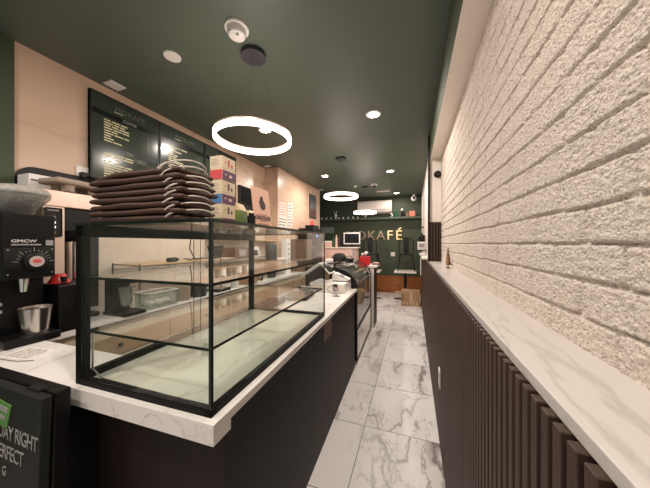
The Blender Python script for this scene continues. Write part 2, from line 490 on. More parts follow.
b = B().box(-W_-.002, .002, -.003, .010, H_-.009, H_+.0015); b.box(-.010, .002, 0, L_, H_-.009, H_+.0015); b.box(-W_, .002, L_-.010, L_+.002, H_-.009, H_+.0015)
b.build('top_edge_trim', 'gedge', case)
B().box(-.007, .001, L_-.008, L_+.001, .026, H_-.004, .001).build('corner_trim', 'gedge', case)
for (v0, v1, du) in ((.035, .60, 0.), (.54, L_-.035, .010)):
    pane('sliding_door', -W_+.008+du, -W_+.013+du, v0, v1, .036, H_-.05, 0, case)
B().tube([(-W_+.045, .03, .05), (-W_+.045, .03, .19)], .004).tube([(-W_+.045, .03, .05), (-W_+.10, .03, .02), (-W_+.40, .03, .016)], .003).build('shelf_bracket', 'steel', case)
for v in (.30, .78):
    for z in (.195, .396): B().box(-W_+.045, -W_+.075, v, v+.012, z-.012, z-.004).build('shelf_clip', 'steel', case)

# tag holders in the case
for (u, v, z, lab) in ((-.33, .34, .001, 'small clear acrylic tag holder on the marble floor of the display case'),
                       (-.035, .90, .206, 'small white price tag in a clear stand on the lower glass shelf')):
    t = thing('tag_holder', lab, 'tag holder', cw(u, v, ZC + z + (.010 if z < .1 else 0)), CR)
    B().prism([(-.018, 0), (.018, 0), (.003, .05), (-.003, .05)], 'x', -.022, .022).build('stand', 'gclear', t)
    if z > .1: B().box(-.018, .018, -.0185, -.0175, .008, .034, mat=Matrix.Rotation(0, 4, 'X')).build('card', 'paper', t)

# ------------------------------------------------------------------ carrier bags on the case
def bag_mesh(seed, lx=.49, ly=.27, th=.030, top=False):
    rnd = random.Random(seed); b = B(); nx, ny = 30, 14; rows_t = []; rows_b = []
    for j in range(ny+1):
        rt, rb = [], []
        for i in range(nx+1):
            s, t = math.sin((i/nx*2-1)*PI/2), math.sin((j/ny*2-1)*PI/2)
            s = math.sin(s*PI/2); t = math.sin(t*PI/2)
            e = (1-abs(s)**40) * (1-abs(t)**24)
            x, yv = s*lx/2*(1+.012*math.sin(5*t+seed)), t*ly/2*(1+.02*math.sin(4*s+seed))
            w = .0035*noise.noise(Vector((x*9, yv*9, seed)))
            droop = (-.020*max(0, -s-.35)**2*3 if top else 0)
            bulge = th*.5*(max(0, e)**.42)*(1 + .35*s*0)
            rt.append((x, yv, th/2 + bulge + w + droop)); rb.append((x, yv, th/2 - bulge*.9 + w*.5 + droop))
        rows_t.append(rt); rows_b.append(rb)
    b.sheet(rows_t); b.sheet(rows_b)
    bmesh.ops.remove_doubles(b.bm, verts=b.bm.verts[:], dist=.00005)
    return b
NB = 8
zb = ZT + .002
ordinal = ['lowest of the stack', 'second from bottom', 'third from bottom', 'fourth from bottom', 'fourth from top', 'third from top', 'second from top', 'topmost of the stack, end drooping']
hs = .0235
for k in range(NB):
    lx = .450 + random.uniform(-.01, .01)
    u, v = -.372 + random.uniform(-.006, .006) - (.012 if k == NB-1 else 0), .108 + random.uniform(-.004, .004)
    bg = thing('carrier_bag', 'dark brown paper bag with pale twisted handle, ' + ordinal[k], 'paper bag', cw(u, v, zb + k*hs), CR + random.uniform(-.006, .006), 'folded carrier bags on the display case')
    bag_mesh(k*3.7+1, lx, .165, .0210, top=(k == NB-1)).build('bag_body', 'kraft', bg, True)
    pts = []; up = .030 if k < NB-2 else .040
    for q in range(17):
        a = PI*q/16
        pts.append((lx/2 - .075 + .080*math.sin(a) + .003*(NB-1-k), -.088*math.cos(a), .012 + up*math.sin(a)**.7))
    B().tube(pts, .0026, 6).build('handle', 'rope', bg, True)
    if k >= NB-2:
        pts = [(lx/2 - .13 + .09*q/16, -.03 - .045*math.cos(PI*q/16)*.6, .018 + .035*math.sin(PI*q/16)) for q in range(17)]
        B().tube(pts, .0026, 6).build('handle', 'rope', bg, True)

# ------------------------------------------------------------------ cartons on the case
cols = [('cream carton with green lower band at the bottom of the carton stack', 'greenpr', 'purplepr'),
        ('cream printed carton second from the bottom of the carton stack', None, None),
        ('carton with blue end and purple side in the carton stack', 'bluepr', 'purplepr'),
        ('cream printed carton between the red and the blue cartons', None, None),
        ('carton with red end and purple side in the carton stack', 'redpr', 'purplepr'),
        ('cream printed carton on top of the carton stack', None, None)]
px, py = -.905, 1.02
for k, (lab, c1, c2) in enumerate(cols):
    hgt = .0585
    t = thing('tea_carton', lab, 'carton', (px + random.uniform(-.002, .002), py, ZT + .002 + k*hgt), .03, 'stacked cartons on the display case')
    B().box(-.036, .036, -.05, .05, 0, hgt-.001, .001).build('carton_body', 'boxcream', t)
    if c1:
        B().box(-.0355, .0355, -.0512, -.0502, .002, .048).build('end_panel', c1, t)
        B().box(.0362, .0370, -.048, .048, .002, .048).build('side_panel', c2, t)
        B().ball(.0366, .01, .024, .013, .05, 1.3, .8).ball(.0366, -.025, .028, .008, .07, 1.2, .8).build('printed_picture', 'pinkbox', t)
    else:
        b = B()
        for q in range(4): b.box(-.027, .020-.01*(q % 2), -.0508, -.0503, .012+.009*q, .015+.009*q)
        b.build('printed_lines', 'greypr', t)
        B().box(.0362, .0368, -.008, .004, .012, .046).ball(.0365, .022, .02, .006, .1, 1, 1.6).ball(.0365, -.026, .03, .004, .1, 1, 1).build('printed_mark', 'redpr' if k == 5 else 'darkpr', t)

for i, (x, y_, h, lab) in enumerate(((-.915, 1.155, .145, 'green pouch with folded cream top right beside the carton stack'), (-.945, 1.31, .125, 'green pouch with folded cream top half behind the pink flyer'))):
    t = thing('tea_pouch', lab, 'pouch', (x, y_, ZT+.002), .2, 'green pouches on the display case')
    b = B(); b.prism([(-.04, 0), (.04, 0), (.045, h*.55), (.04, h*.72), (-.04, h*.72), (-.045, h*.55)], 'x', -.03, .03); b.build('pouch_body', 'greenpr', t)
    B().prism([(-.03, h*.72), (.03, h*.72), (.006, h), (-.006, h)], 'y', -.04, .04).build('folded_top', 'boxcream', t)
    B().box(.0302, .031, -.022, .022, h*.2, h*.5).build('pouch_label', 'leafg', t)
t = tag(B().cyl(0, 0, 0, .075, .022, .022).cyl(0, 0, .075, .09, .016).build('small_jar', 'black', None, True), 'small black jar between the green pouches and the pink flyer', 'jar', loc=(-.84, 1.165, ZT+.002))

# pink flyer in a stand (turned to the camera side)
fl = thing('flyer', 'pink flyer with a dark hand picture and bold heading leaning on the display case', 'flyer', (-.835, 1.285, ZT+.002), math.radians(90))
tilt = Matrix.Rotation(math.radians(-7), 4, 'X')
fm = Matrix.Translation((0, 0, .004)) @ tilt
B().box(-.090, .090, 0, .003, 0, .252, mat=fm).build('sheet', 'pink', fl)
B().box(-.075, .075, -.02, .06, 0, .003).build('stand_foot', 'gclear', fl)
b = B().ball(0, 0, 0, 1., mi=0)
bmesh.ops.transform(b.bm, matrix=fm @ Matrix.Translation((.008, -.0008, .150)) @ Matrix.Diagonal((.030, .0008, .030, 1)), verts=b.bm.verts[:])
for dx, dz, a in ((-.022, .03, .5), (-.002, .038, .1), (.016, .036, -.2)):
    b.box(-.006, .006, -.0016, -.0002, 0, .045, mat=fm @ Matrix.Translation((dx, 0, .148+.01)) @ Matrix.Rotation(a, 4, 'Y'))
b.build('hand_picture', 'darkpr', fl)
b = B()
for q, (w, z, h) in enumerate(((.045, .088, .004), (.035, .052, .004), (.055, .034, .0035), (.06, .026, .0035), (.05, .018, .0035))): b.box(-w, w, -.0014, -.0002, z, z+h, mat=fm)
b.build('printed_lines', plain('flyer_red', (.42, .12, .08), .6), fl)
text('CHOCOLATE', .032, 'darkpr', fl, fm @ Vector((0, -.0012, .071)), (PI/2 - math.radians(7), 0, 0), 'heading', .0004, sx=.82, bevel=.0008)

# ------------------------------------------------------------------ ceiling fittings
def ring_light(lab, y):
    t = thing('ring_pendant', lab, 'pendant light', (-1.10, y, CE), 0, 'ring pendants over the counter')
    B().cyl(0, 0, -.030, 0, .088, seg=40).build('canopy', plain('canopy_dark', (.035, .035, .045), .4), t, True)
    for k in range(3):
        a = 2*PI*k/3 + 1.0
        B().tube([(.03*math.cos(a), .03*math.sin(a), -.03), (.264*math.cos(a), .264*math.sin(a), -.596)], .0006, 5).build('cable', 'blackm', t)
    R = .273
    B().lathe([(R-.016, -.644), (R, -.644), (R, -.606), (R-.016, -.606), (R-.016, -.644)], seg=72).build('diffuser', 'lit', t, True)
    B().lathe([(R-.016, -.6055), (R, -.6055), (R, -.594), (R-.016, -.594), (R-.016, -.6055)], seg=72).build('ring_housing', 'rose', t, True)
    lt = D.lights.new('ring_glow', 'POINT'); lt.energy = 8; lt.color = (1, .86, .76); lt.shadow_soft_size = .2
    lo = D.objects.new('ring_glow', lt); COL.objects.link(lo); lo.parent = t; lo.location = (0, 0, -.70)
ring_light('nearest glowing ring pendant above the display case', 1.55)
ring_light('middle glowing ring pendant in front of the far green wall', 3.9)
ring_light('farthest glowing ring pendant in front of the wall air conditioner', 6.05)

def downlight(lab, x, y, e=16, vis=True):
    t = thing('downlight', lab, 'downlight', (x, y, CE), 0, 'recessed ceiling downlights')
    B().lathe([(.058, -.001), (.082, -.001), (.080, -.009), (.060, -.011), (.058, -.001)], seg=40).build('trim_ring', 'whitep', t, True)
    B().cyl(0, 0, -.006, -.002, .060, seg=40).build('lens', 'disc', t)
    lt = D.lights.new('downlight_beam', 'AREA'); lt.shape = 'DISK'; lt.size = .11; lt.energy = e; lt.color = (1, .89, .80)
    lo = D.objects.new('downlight_beam', lt); COL.objects.link(lo); lo.parent = t; lo.location = (0, 0, -.014)
downlight('lit downlight nearest the camera, above the aisle', -.40, 2.69)
downlight('lit downlight second along the aisle ceiling', -.41, 4.90)
downlight('lit downlight farthest along the aisle, close to the far wall', -.42, 7.05, 10)
downlight('lit downlight over the back counter near the beige wall end', -1.69, 4.80)
downlight('lit downlight above the back counter, seen through the nearest ring', -1.70, 2.63)
# unseen downlights added around the viewpoint to light the room
downlight('added unseen downlight over the aisle behind the viewpoint', -.40, .35, 13)
downlight('added downlight over the near back counter, out of view', -1.69, -.35, 15)
downlight('added unseen downlight by the entrance side behind the viewpoint', -.40, -1.2, 11)

t = thing('smoke_alarm', 'white domed smoke alarm on a round base beside the pendant canopy', 'smoke alarm', (-1.07, 1.33, CE))
B().lathe([(0, 0), (.075, 0), (.074, -.012), (.055, -.016), (0, -.016)], seg=40).build('mounting_ring', 'whitep', t, True)
B().lathe([(.056, -.016), (.058, -.035), (.050, -.052), (.028, -.062), (0, -.064)], seg=40).build('dome', 'whitep', t, True)
B().cyl(.02, -.02, -.066, -.055, .008).build('test_button', 'greypr', t)
tag(B().lathe([(0, 0), (.058, 0), (.056, -.008), (0, -.010)], seg=40).build('round_ceiling_plate', 'whitep', None, True), 'flat round white cap on the near dark ceiling', 'ceiling fitting', loc=(-1.68, 1.37, CE))
t = thing('ceiling_vent', 'small square white vent in the ceiling above the menu board', 'vent', (-2.46, 1.45, CE))
B().box(-.055, .055, -.06, .06, -.010, 0, .003).build('frame', 'whitep', t)
b = B()
for k in range(5): b.box(-.045, .045, -.048+.020*k, -.036+.020*k, -.013, -.010)
b.build('grille', 'whitep', t)
for i, (x, y_, lab) in enumerate(((-2.45, 3.86, 'small white ceiling strip where the beige wall steps out'), (-2.22, 6.0, 'small white ceiling strip at the far end of the beige wall'))):
    tag(B().box(-.06, .06, -.035, .035, -.012, 0, .003).build('ceiling_strip', 'white'), lab, 'ceiling fitting', loc=(x, y_, CE))
t = thing('dome_camera', 'white dome camera with dark lens on the ceiling near the far downlights', 'camera', (-.85, 5.85, CE))
B().lathe([(0, 0), (.075, 0), (.072, -.035), (.05, -.04), (0, -.04)], seg=32).build('housing', 'whitep', t, True)
B().ball(0, 0, -.045, .045, seg=20).build('dome', 'screen', t, True)
tag(B().box(-.17, .17, -.05, .05, -.012, 0, .003).build('air_diffuser', 'white'), 'thin white ceiling air diffuser in front of the wall air conditioner', 'vent', loc=(-.74, 6.7, CE))
tag(B().lathe([(0, 0), (.04, 0), (.036, -.02), (0, -.024)], seg=24).build('sprinkler', 'white', None, True), 'tiny white round sprinkler on the ceiling above the middle ring pendant', 'sprinkler', loc=(-1.31, 5.9, CE))
t = thing('security_camera', 'small white bullet camera high in the far right corner', 'camera', (.02, 7.40, CE))
B().cyl(0, 0, -.06, 0, .035).build('mount', 'whitep', t, True)
B().ball(0, -.02, -.12, .07, 1, 1, 1.1).build('camera_body', 'whitep', t, True)
B().cyl(0, 0, 0, .012, .03, mat=Matrix.Translation((0, -.088, -.12)) @ Matrix.Rotation(PI/2, 4, 'X')).build('lens', 'screen', t, True)
t = thing('wall_sensor', 'round black sensor on the white return wall at the end of the brick', 'sensor', (.295, 3.50, 2.34))
B().cyl(0, 0, 0, .035, .045, .040, mat=Matrix.Rotation(PI/2, 4, 'X')).build('body', 'black', t, True)
B().cyl(0, 0, .035, .042, .022, mat=Matrix.Rotation(PI/2, 4, 'X')).build('lens', 'screen', t, True)

# ------------------------------------------------------------------ menu boards
def board(y0, lab, sections, seed):
    rnd = random.Random(seed); w, h = .60, .745; z0 = 2.01
    t = thing('menu_board', lab, 'menu board', (-2.57, y0, z0), 0, 'menu boards on the beige wall')
    b = B().box(0.002, .030, 0, w, 0, h, .002); b.build('panel', 'board', t)
    b = B(); b.box(.002, .034, 0, .012, 0, h); b.box(.002, .034, w-.012, w, 0, h); b.box(.002, .034, .012, w-.012, 0, .012); b.box(.002, .034, .012, w-.012, h-.012, h)
    b.build('frame', 'blackm', t)
    text('MOKAFE', .064, 'inkdim', t, (.0305, w*.53, h*.885), FX, 'logo_lettering', .0006, spacing=1.12)
    B().box(.0302, .0310, w*.30, w*.42, h*.845, h*.852).build('logo_underline', 'ink', t)
    for (zt, zb, title) in sections:
        B().box(.0302, .0312, .012, w-.012, h*zt-.032, h*zt+.012).build('heading_band', 'band', t)
        text(title, .036, 'txtgrey', t, (.0316, w*.52, h*zt-.010), FX, 'heading_lettering', .0005)
        b = B(); z = h*zt-.058; n = 0
        while z > h*zb:
            yy = .10
            for wd in range(rnd.choice((1, 2, 2, 3)) if n else 3):
                L = rnd.uniform(.04, .085); b.box(.0302, .0308, yy, yy+L, z-.0055, z+.0055); yy += L+.009
            z -= .0225; n += 1
        b.build('item_lines', 'ink', t)
        b = B(); z = h*zt-.075
        while z > h*zb-.01:
            b.box(.0302, .0308, w*.80, w*.80+.013, z-.004, z+.004); b.box(.0302, .0308, w*.86, w*.86+.015, z-.004, z+.004); z -= .0225
        b.build('price_column', 'inkdim', t)
    # faint leaf emblem low on the board
    b = B()
    for a in range(7):
        an = PI*(a+.5)/7
        b.box(-.0002, .0004, -.004, .004, .012, .075, mat=Matrix.Translation((.0304, w*.68, h*.30)) @ Matrix.Rotation(an-PI/2, 4, 'X'))
    b.build('leaf_emblem', plain('leaf_faint', (.06, .075, .05), .4), t)
board(1.315, 'menu board nearest the camera with COFFEE and TEA lists', [(.79, .47, 'COFFEE'), (.40, .05, 'TEA')], 3)
board(1.925, 'menu board second from the left with one long list', [(.79, .06, 'DRINKS')], 5)
board(2.535, 'menu board mostly hidden behind the stack of cartons', [(.79, .06, 'FOOD')], 8)
for o in list(D.objects):
    if o.name.startswith('heading_lettering') and o.parent and o.parent['label'].startswith(('menu board second', 'menu board mostly')): D.objects.remove(o)

t = thing('power_outlet', 'white outlet plate with black plug on the beige wall below the first menu board', 'outlet', (-2.57, 1.28, 2.02))
B().box(.001, .008, -.045, .045, -.065, .065, .002).build('cover_plate', 'whitep', t)
B().box(.008, .05, -.028, .022, -.035, .015, .006).build('plug', 'black', t)
t = tag(B().tube([(-2.52, 1.29, 2.00), (-2.50, 1.33, 1.985), (-2.52, 1.38, 2.00), (-2.53, 1.44, 1.975), (-2.525, 1.52, 1.985), (-2.545, 1.56, 2.008)], .012, 8).build('power_cable', 'black', None, True), 'black power cable between the outlet and the first menu board', 'cable')
t = thing('wall_screen', 'dark rectangular screen on the beige wall behind the pink flyer', 'screen', (-2.57, 3.40, 1.92))
B().box(.002, .04, -.19, .19, 0, .45, .004).build('housing', 'blackm', t)
B().box(.040, .042, -.175, .175, .015, .435).build('screen_panel', 'screen', t)

# framed poster and papers on the stepped-out wall
t = thing('framed_poster', 'dark blue framed poster on the far end of the beige wall', 'poster', (-2.30, 5.61, 2.07))
B().box(.001, .02, -.20, .20, 0, .57, .003).build('frame', 'blackm', t)
B().box(.020, .022, -.185, .185, .015, .555).build('print', 'bluedark', t)
B().box(.022, .0225, -.17, .17, .03, .22).build('printed_block', plain('dark_red', (.12, .05, .045), .5), t)
def notice(lab, y0, y1, z0, z1, rows, seed, red=False):
    rnd = random.Random(seed)
    t = thing('notice', lab, 'notice', (-2.30, y0, z0), 0, 'notices taped to the beige wall')
    B().box(-.0004, .003, 0, y1-y0, 0, z1-z0).build('sheet', 'paper', t)
    b = B(); w = y1-y0; h = z1-z0
    for k in range(rows):
        z = h*(k+.6)/(rows+.4); yy = .02
        while yy < w-.04:
            L = rnd.uniform(.02, .06); b.box(.003, .0036, yy, min(w-.015, yy+L), z-h*.22/rows, z+h*.2/rows); yy += L+rnd.uniform(.01, .03)
    b.box(.003, .0034, .018, .0215, h*.1, h*.95)
    b.build('print', 'redpr' if red else 'darkpr', t)
notice('white notice with red print, upper one beside the wall step', 4.0, 4.25, 1.97, 2.22, 5, 1, True)
notice('white notice below the red printed notice by the wall step', 4.0, 4.31, 1.72, 1.955, 4, 2)
notice('tall narrow white notice with black print on the beige wall', 4.36, 4.53, 1.78, 2.26, 8, 4)

# ------------------------------------------------------------------ near left: grinder, brewer and friends
gr = thing('coffee_grinder', 'tall black coffee grinder with round dial and smoky bean hopper', 'coffee grinder', (-2.08, .748, .92), math.radians(-1.5))
B().box(-.21, .18, -.105, .105, 0, .042, .006).build('base_tray', 'black', gr)
B().box(-.21, .02, -.095, .095, .042, .43, .006).build('column', 'black', gr)
b = B().box(-.21, .135, -.098, .098, .36, .69, .006); b.build('upper_body', 'black', gr)
B().box(.1352, .139, -.094, .094, .36, .512, .001).build('dial_plate', 'screen', gr)
b = B()
for k in range(13):
    a = PI*(k+.3)/12.6
    b.box(-.001, .001, .058, .080 if k % 3 == 0 else .068, -.0011, .0011, mat=Matrix.Translation((.1395, .012, .432)) @ Matrix.Rotation(a, 4, 'X'))
for yy, zz in ((-.082, .372), (.082, .372), (-.082, .50), (.082, .50)): b.cyl(0, 0, 0, .002, .0035, seg=10, mat=Matrix.Translation((.139, yy, zz)) @ Matrix.Rotation(PI/2, 4, 'Y'))
b.build('dial_marks', 'txtgrey', gr)
rot = Matrix.Translation((.139, .015, .436)) @ Matrix.Rotation(PI/2, 4, 'Y')
k = B().lathe([(0, 0), (.050, 0), (.046, .016), (.040, .020), (0, .020)], seg=36, mat=rot).build('dial_knob', 'black', gr, True)
B().lathe([(0, .0205), (.029, .0205), (.029, .023), (0, .023)], seg=36, mat=rot).build('knob_badge', plain('badge_grey', (.48, .42, .39), .5), k)
B().ball(.162, .015, .438, .012, .15, 1.5, .9).build('badge_mark', 'redpr', k)
text('GMCW', .021, 'txtwhite', gr, (.1356, -.070, .545), FX, 'brand_lettering', .0005, 'LEFT', 1., 1.35, bevel=.0004)
text('GRINDMASTER 200 SERIES', .0095, 'txtwhite', gr, (.1356, -.070, .526), FX, 'model_lettering', .0004, 'LEFT', 1., 1.0, bevel=.0002)
B().box(.1352, .137, .058, .088, .522, .552).build('info_sticker', 'greypr', gr)
B().lathe([(.017, .27), (.022, .34), (.024, .372), (.014, .372), (.012, .27), (.017, .27)], .075, -.005, 24).build('spout', 'chrome', gr, True)
B().box(.02, .135, -.098, .098, .345, .362, .003).build('spout_collar', 'black', gr)
for zz in (.17, .21): B().cyl(0, 0, 0, .008, .010, seg=14, mat=Matrix.Translation((.02, -.075, zz)) @ Matrix.Rotation(PI/2, 4, 'Y')).build('switch_button', 'greypr', gr)
B().lathe([(.045, .69), (.055, .70), (.135, .795), (.137, .815), (.131, .815), (.050, .705), (.045, .69)], -.03, 0, 40).build('bean_hopper', 'hopper', gr, True)
B().lathe([(.137, .812), (.139, .822), (.12, .845), (.03, .865), (0, .866)], -.03, 0, 40).build('hopper_lid', plain('wrapped_lid', (.50, .47, .43), .3, .2, var=.5, vs=70, bump=1.), gr, True)
B().lathe([(0, .70), (.05, .703), (.115, .775), (.06, .79), (0, .795)], -.03, 0, 28).build('coffee_beans', plain('beans', (.10, .055, .035), .5, var=.6, vs=90), gr, True)
cup = tag(B().lathe([(0, .002), (.046, .002), (.048, 0), (.052, .0), (.067, .135), (.070, .138), (.066, .138), (.050, .006), (0, .006)], seg=36).build('steel_cup', 'steel', None, True), 'polished steel cup standing under the grinder spout', 'cup', loc=(-1.975, .775, .963))
ps = thing('printed_leaflet', 'printed grey leaflet lying on the white counter in front of the grinder', 'leaflet', (-1.76, .665, .9205), math.radians(8))
B().box(-.085, .085, -.055, .055, 0, .0008).build('sheet', 'paper', ps)
b = B(); rr = random.Random(5)
for k in range(8):
    x = -.072
    while x < .06:
        L = rr.uniform(.01, .04); b.box(x, min(.075, x+L), -.046+.012*k, -.039+.012*k, .0008, .0011); x += L+.006
b.build('print', 'greypr', ps)
tag(B().tube([(-2.02, .70, .926), (-1.9, .62, .923), (-1.80, .585, .923), (-1.68, .60, .923), (-1.62, .63, .923)], .0025, 6).build('thin_cord', 'greypr', None, True), 'thin grey cord lying on the white counter by the leaflet', 'cord')

# back counter and its cabinets
bc = tag(B().prism([(-2.568, .80), (-1.975, .80), (-1.975, 5.95), (-2.298, 5.95), (-2.298, 3.968), (-2.568, 3.968)], 'z', .885, .92).build('back_countertop', 'stone'), 'white stone top of the back counter along the beige wall', 'countertop')
def cabinet(y0, y1, lab, xb=-.29):
    t = thing('base_cabinet', lab, 'cabinet', (-2.27, (y0+y1)/2, 0), 0, 'cream base cabinets under the back counter')
    w = (y1-y0)/2-.002
    B().box(xb, .265, -w, w, .10, .884).build('carcass', 'cream', t)
    B().box(xb, .22, -w, w, 0, .10).build('toe_kick', 'black', t)
    d = B().box(.265, .283, -w+.004, w-.004, .66, .80, .002).build('drawer', 'tan', t)
    B().ball(.295, 0, .73, .014).cyl(0, 0, .0, .016, .006, mat=Matrix.Translation((.282, 0, .73)) @ Matrix.Rotation(PI/2, 4, 'Y')).build('knob', 'black', d, True)
    d = B().box(.265, .283, -w+.004, w-.004, .11, .65, .002).build('door', 'cream', t)
    B().tube([(.283, w-.05, .5), (.31, w-.05, .5), (.31, w-.05, .62), (.283, w-.05, .62)], .005, 8).build('handle', 'black', d)
for a, e, lab, xb in ((.81, 1.60, 'cream cabinet with tan drawer nearest the camera behind the display case', -.29), (1.60, 2.39, 'cream cabinet with tan drawer second from the grinder behind the display case', -.29),
        (2.39, 3.18, 'cream cabinet with tan drawer seen through the far half of the display case', -.29), (3.18, 3.965, 'cream cabinet with tan drawer just before the wall steps out', -.29),
        (3.97, 4.64, 'cream cabinet with tan drawer below the perforated white rack', -.025), (4.64, 5.30, 'cream cabinet with tan drawer under the tall black coffee machine', -.025), (5.30, 5.94, 'farthest cream cabinet with tan drawer along the back counter', -.025)):
    cabinet(a, e, lab, xb)
bp = B()
r = .10; poly = [(.905, .922), (1.38, .922), (1.38, 2.0), (.905+r, 2.0)] + [(.905+r-r*math.sin(a*PI/16), 2.0-r+r*math.cos(a*PI/16)) for a in range(1, 9)]
bp.prism(poly, 'x', -2.568, -2.552)
tag(bp.build('splash_panel', 'black'), 'black wall panel with rounded top corner behind the coffee brewer', 'panel')
bs = tag(B().box(-2.568, -2.555, 1.385, 3.95, .922, 1.62).build('backsplash', marble('pale_splash', (.74, .64, .55), (.5, .40, .33), 1.6, .012, .4, .3, cloud=.06)), 'pale stone backsplash behind the wire rack', 'backsplash')

br = thing('coffee_brewer', 'tall rose-steel coffee brewer with black button panel behind the grinder', 'coffee brewer', (-2.2, 1.045, .92))
B().box(-.33, 0, -.155, .155, 0, .03, .004).build('base', 'black', br)
B().box(-.33, -.14, -.15, .15, .03, .60, .004).build('rear_column', 'black', br)
B().box(-.145, 0, -.152, -.045, .03, .775, .003).build('front_pillar', 'rose', br)
B().box(-.33, .004, -.155, .155, .776, .88, .004).build('top_housing', 'rose', br)
B().box(-.33, -.02, -.044, .152, .62, .775, .002).build('brew_head', 'black', br)
B().lathe([(.035, .545), (.075, .60), (.075, .62), (0, .62), (0, .545), (.035, .545)], -.10, .05, 28).build('brew_funnel', 'black', br, True)
cp = B().box(.0005, .004, -.145, -.060, .575, .765, .008).build('control_panel', 'screen', br)
B().box(.004, .0046, -.132, -.075, .745, .753).build('panel_lettering', 'txtgrey', cp)
for k, (z, mt) in enumerate(((.705, 'greypr'), (.670, 'whiteled'), (.640, 'whiteled'), (.605, 'greypr'))):
    B().box(.004, .006, -.112, -.092, z-.007, z+.007, .002).build('button', mt, cp)
wl = B().box(-.33, -.19, -.14, .10, .88, 1.0, .004).build('water_tank', 'whitep', br)
B().box(-.189, -.186, -.13, .05, .955, .963).build('slot', 'black', wl)
ap = thing('airpot', 'brushed steel airpot inside the rose-steel brewer', 'airpot', (-2.268, 1.095, .951))
B().lathe([(0, 0), (.062, 0), (.064, .01), (.064, .50), (.060, .515), (0, .52)], seg=36).build('body', 'steel', ap, True)
B().lathe([(.060, .515), (.05, .53), (0, .535)], seg=36).build('lid', 'black', ap, True)
cc = thing('cup_carrier', 'grey-brown moulded pulp cup carrier upside down on the coffee brewer', 'cup carrier', (-2.26, 1.08, 1.802), .1)
b = B(); n = 24; rows = []
b.box(-.10, .10, -.15, .17, .045, .085, .018, seg=3)
b.build('tray', 'pulp', cc, True)
for sx in (-1, 1):
    for sy in (-1, 1): B().lathe([(.022, 0), (.03, .003), (.038, .046), (0, .046), (0, 0), (.022, 0)], sx*.045, .01+sy*.075, 20).build('cup_well', 'pulp', cc, True)

# small black appliance + red funnel
t = thing('pod_brewer', 'low black brewing appliance between the grinder and the display case', 'appliance', (-2.05, .940, .92))
B().box(-.12, .075, -.070, .075, 0, .285, .008).build('housing', 'black', t)
B().box(.0755, .078, .035, .06, .20, .235).build('badge', 'greypr', t)
for z in (.06, .085): B().cyl(0, 0, 0, .006, .008, seg=14, mat=Matrix.Translation((.076, .05, z)) @ Matrix.Rotation(PI/2, 4, 'Y')).build('button', 'txtwhite', t)
B().box(.0755, .09, .015, .03, .10, .16, .003).build('lever', 'steel', t)
t = thing('dosing_funnel', 'red plastic dosing funnel on the low black appliance', 'funnel', (-2.07, .915, 1.206))
B().lathe([(.035, 0), (.05, .004), (.05, .012), (.038, .03), (.030, .058), (.024, .058), (.030, .006), (.035, 0)], seg=28).build('cone', 'red', t, True)
B().box(.02, .062, -.012, .012, .01, .045, .004).build('grip', 'black', t)
# blender with clear jar behind case corner
t = thing('blender', 'black-based blender with a clear jar behind the left corner of the display case', 'blender', (-2.085, 1.30, .92), .0)
B().box(-.12, .12, -.08, .08, 0, .022, .004).build('base', 'black', t)
B().box(-.12, -.05, -.07, .07, .022, .29, .006).build('rear_tower', 'black', t)
B().box(-.05, .07, -.065, .065, .23, .30, .008).build('head', 'black', t)
B().lathe([(.035, .06), (.055, .20), (.052, .20), (.032, .065), (0, .065)], .02, .0, 24).build('jar', 'gclear', t, True)
B().tube([(.075, -.02, .22), (.10, -.02, .20), (.105, -.02, .12), (.095, -.02, .08)], .006, 8).build('steam_wand', 'chrome', t, True)
B().box(.071, .076, -.04, .04, .25, .28).build('panel', 'steel', t)

# clear bin with pastries bag
t = thing('clear_bin', 'clear plastic bin with a lip on the back counter behind the display case', 'bin', (-2.065, 1.54, .921), .0)
b = B(); b.box(-.08, .08, -.13, .13, 0, .004); b.box(-.08, -.077, -.13, .13, 0, .13); b.box(.077, .08, -.13, .13, 0, .13); b.box(-.08, .08, -.13, -.127, 0, .13); b.box(-.08, .08, .127, .13, 0, .13)
b.build('tub', 'gclear', t)
b = B(); b.box(-.088, -.078, -.138, .138, .128, .134); b.box(.078, .088, -.138, .138, .128, .134); b.box(-.088, .088, -.138, -.128, .128, .134); b.box(-.088, .088, .128, .138, .128, .134)
b.build('rim', 'whitep', t)
for k, (x, y_) in enumerate(((-2.07, 1.465), (-2.06, 1.54), (-2.07, 1.615))):
    b = B().ball(0, 0, .028, .042, 1, 1., .65, seg=14)
    for v in b.bm.verts: v.co += Vector((noise.noise(v.co*40), noise.noise(v.co*40+Vector((3, 0, 0))), 0))*.006
    tag(b.build('wrapped_pack', 'paper', None, True), ['crumpled white paper pack in the near end of the clear bin', 'crumpled white paper pack in the middle of the clear bin', 'crumpled white paper pack in the far end of the clear bin'][k], 'pack', 'paper packs in the clear bin', loc=(x, y_, .927))
# more things on the back counter
t = thing('storage_canister', 'clear canister of tan powder with a black lid beside the clear bin', 'canister', (-2.055, 1.785, .921))
B().lathe([(0, 0), (.062, 0), (.066, .01), (.066, .245), (.060, .25)], seg=28).build('jar', 'gclear', t, True)
B().lathe([(0, .006), (.060, .006), (.060, .13), (0, .14)], seg=28).build('powder', 'tan', t, True)
B().lathe([(0, .246), (.072, .246), (.074, .255), (.070, .272), (0, .274)], seg=28).build('lid', 'black', t, True)
t = thing('knock_box', 'black round knock box on the back counter beside the clear bin', 'knock box', (-2.07, 1.98, .921))
B().lathe([(0, 0), (.075, 0), (.08, .02), (.085, .13), (.078, .13), (.07, .01), (0, .01)], seg=28).build('body', 'black', t, True)
B().tube([(0, -.08, .10), (0, .08, .10)], .011, 10).build('bar', 'steel', t, True)
t = thing('digital_scale', 'flat dark digital scale on the back counter in the middle of the display case view', 'scale', (-2.08, 2.28, .921))
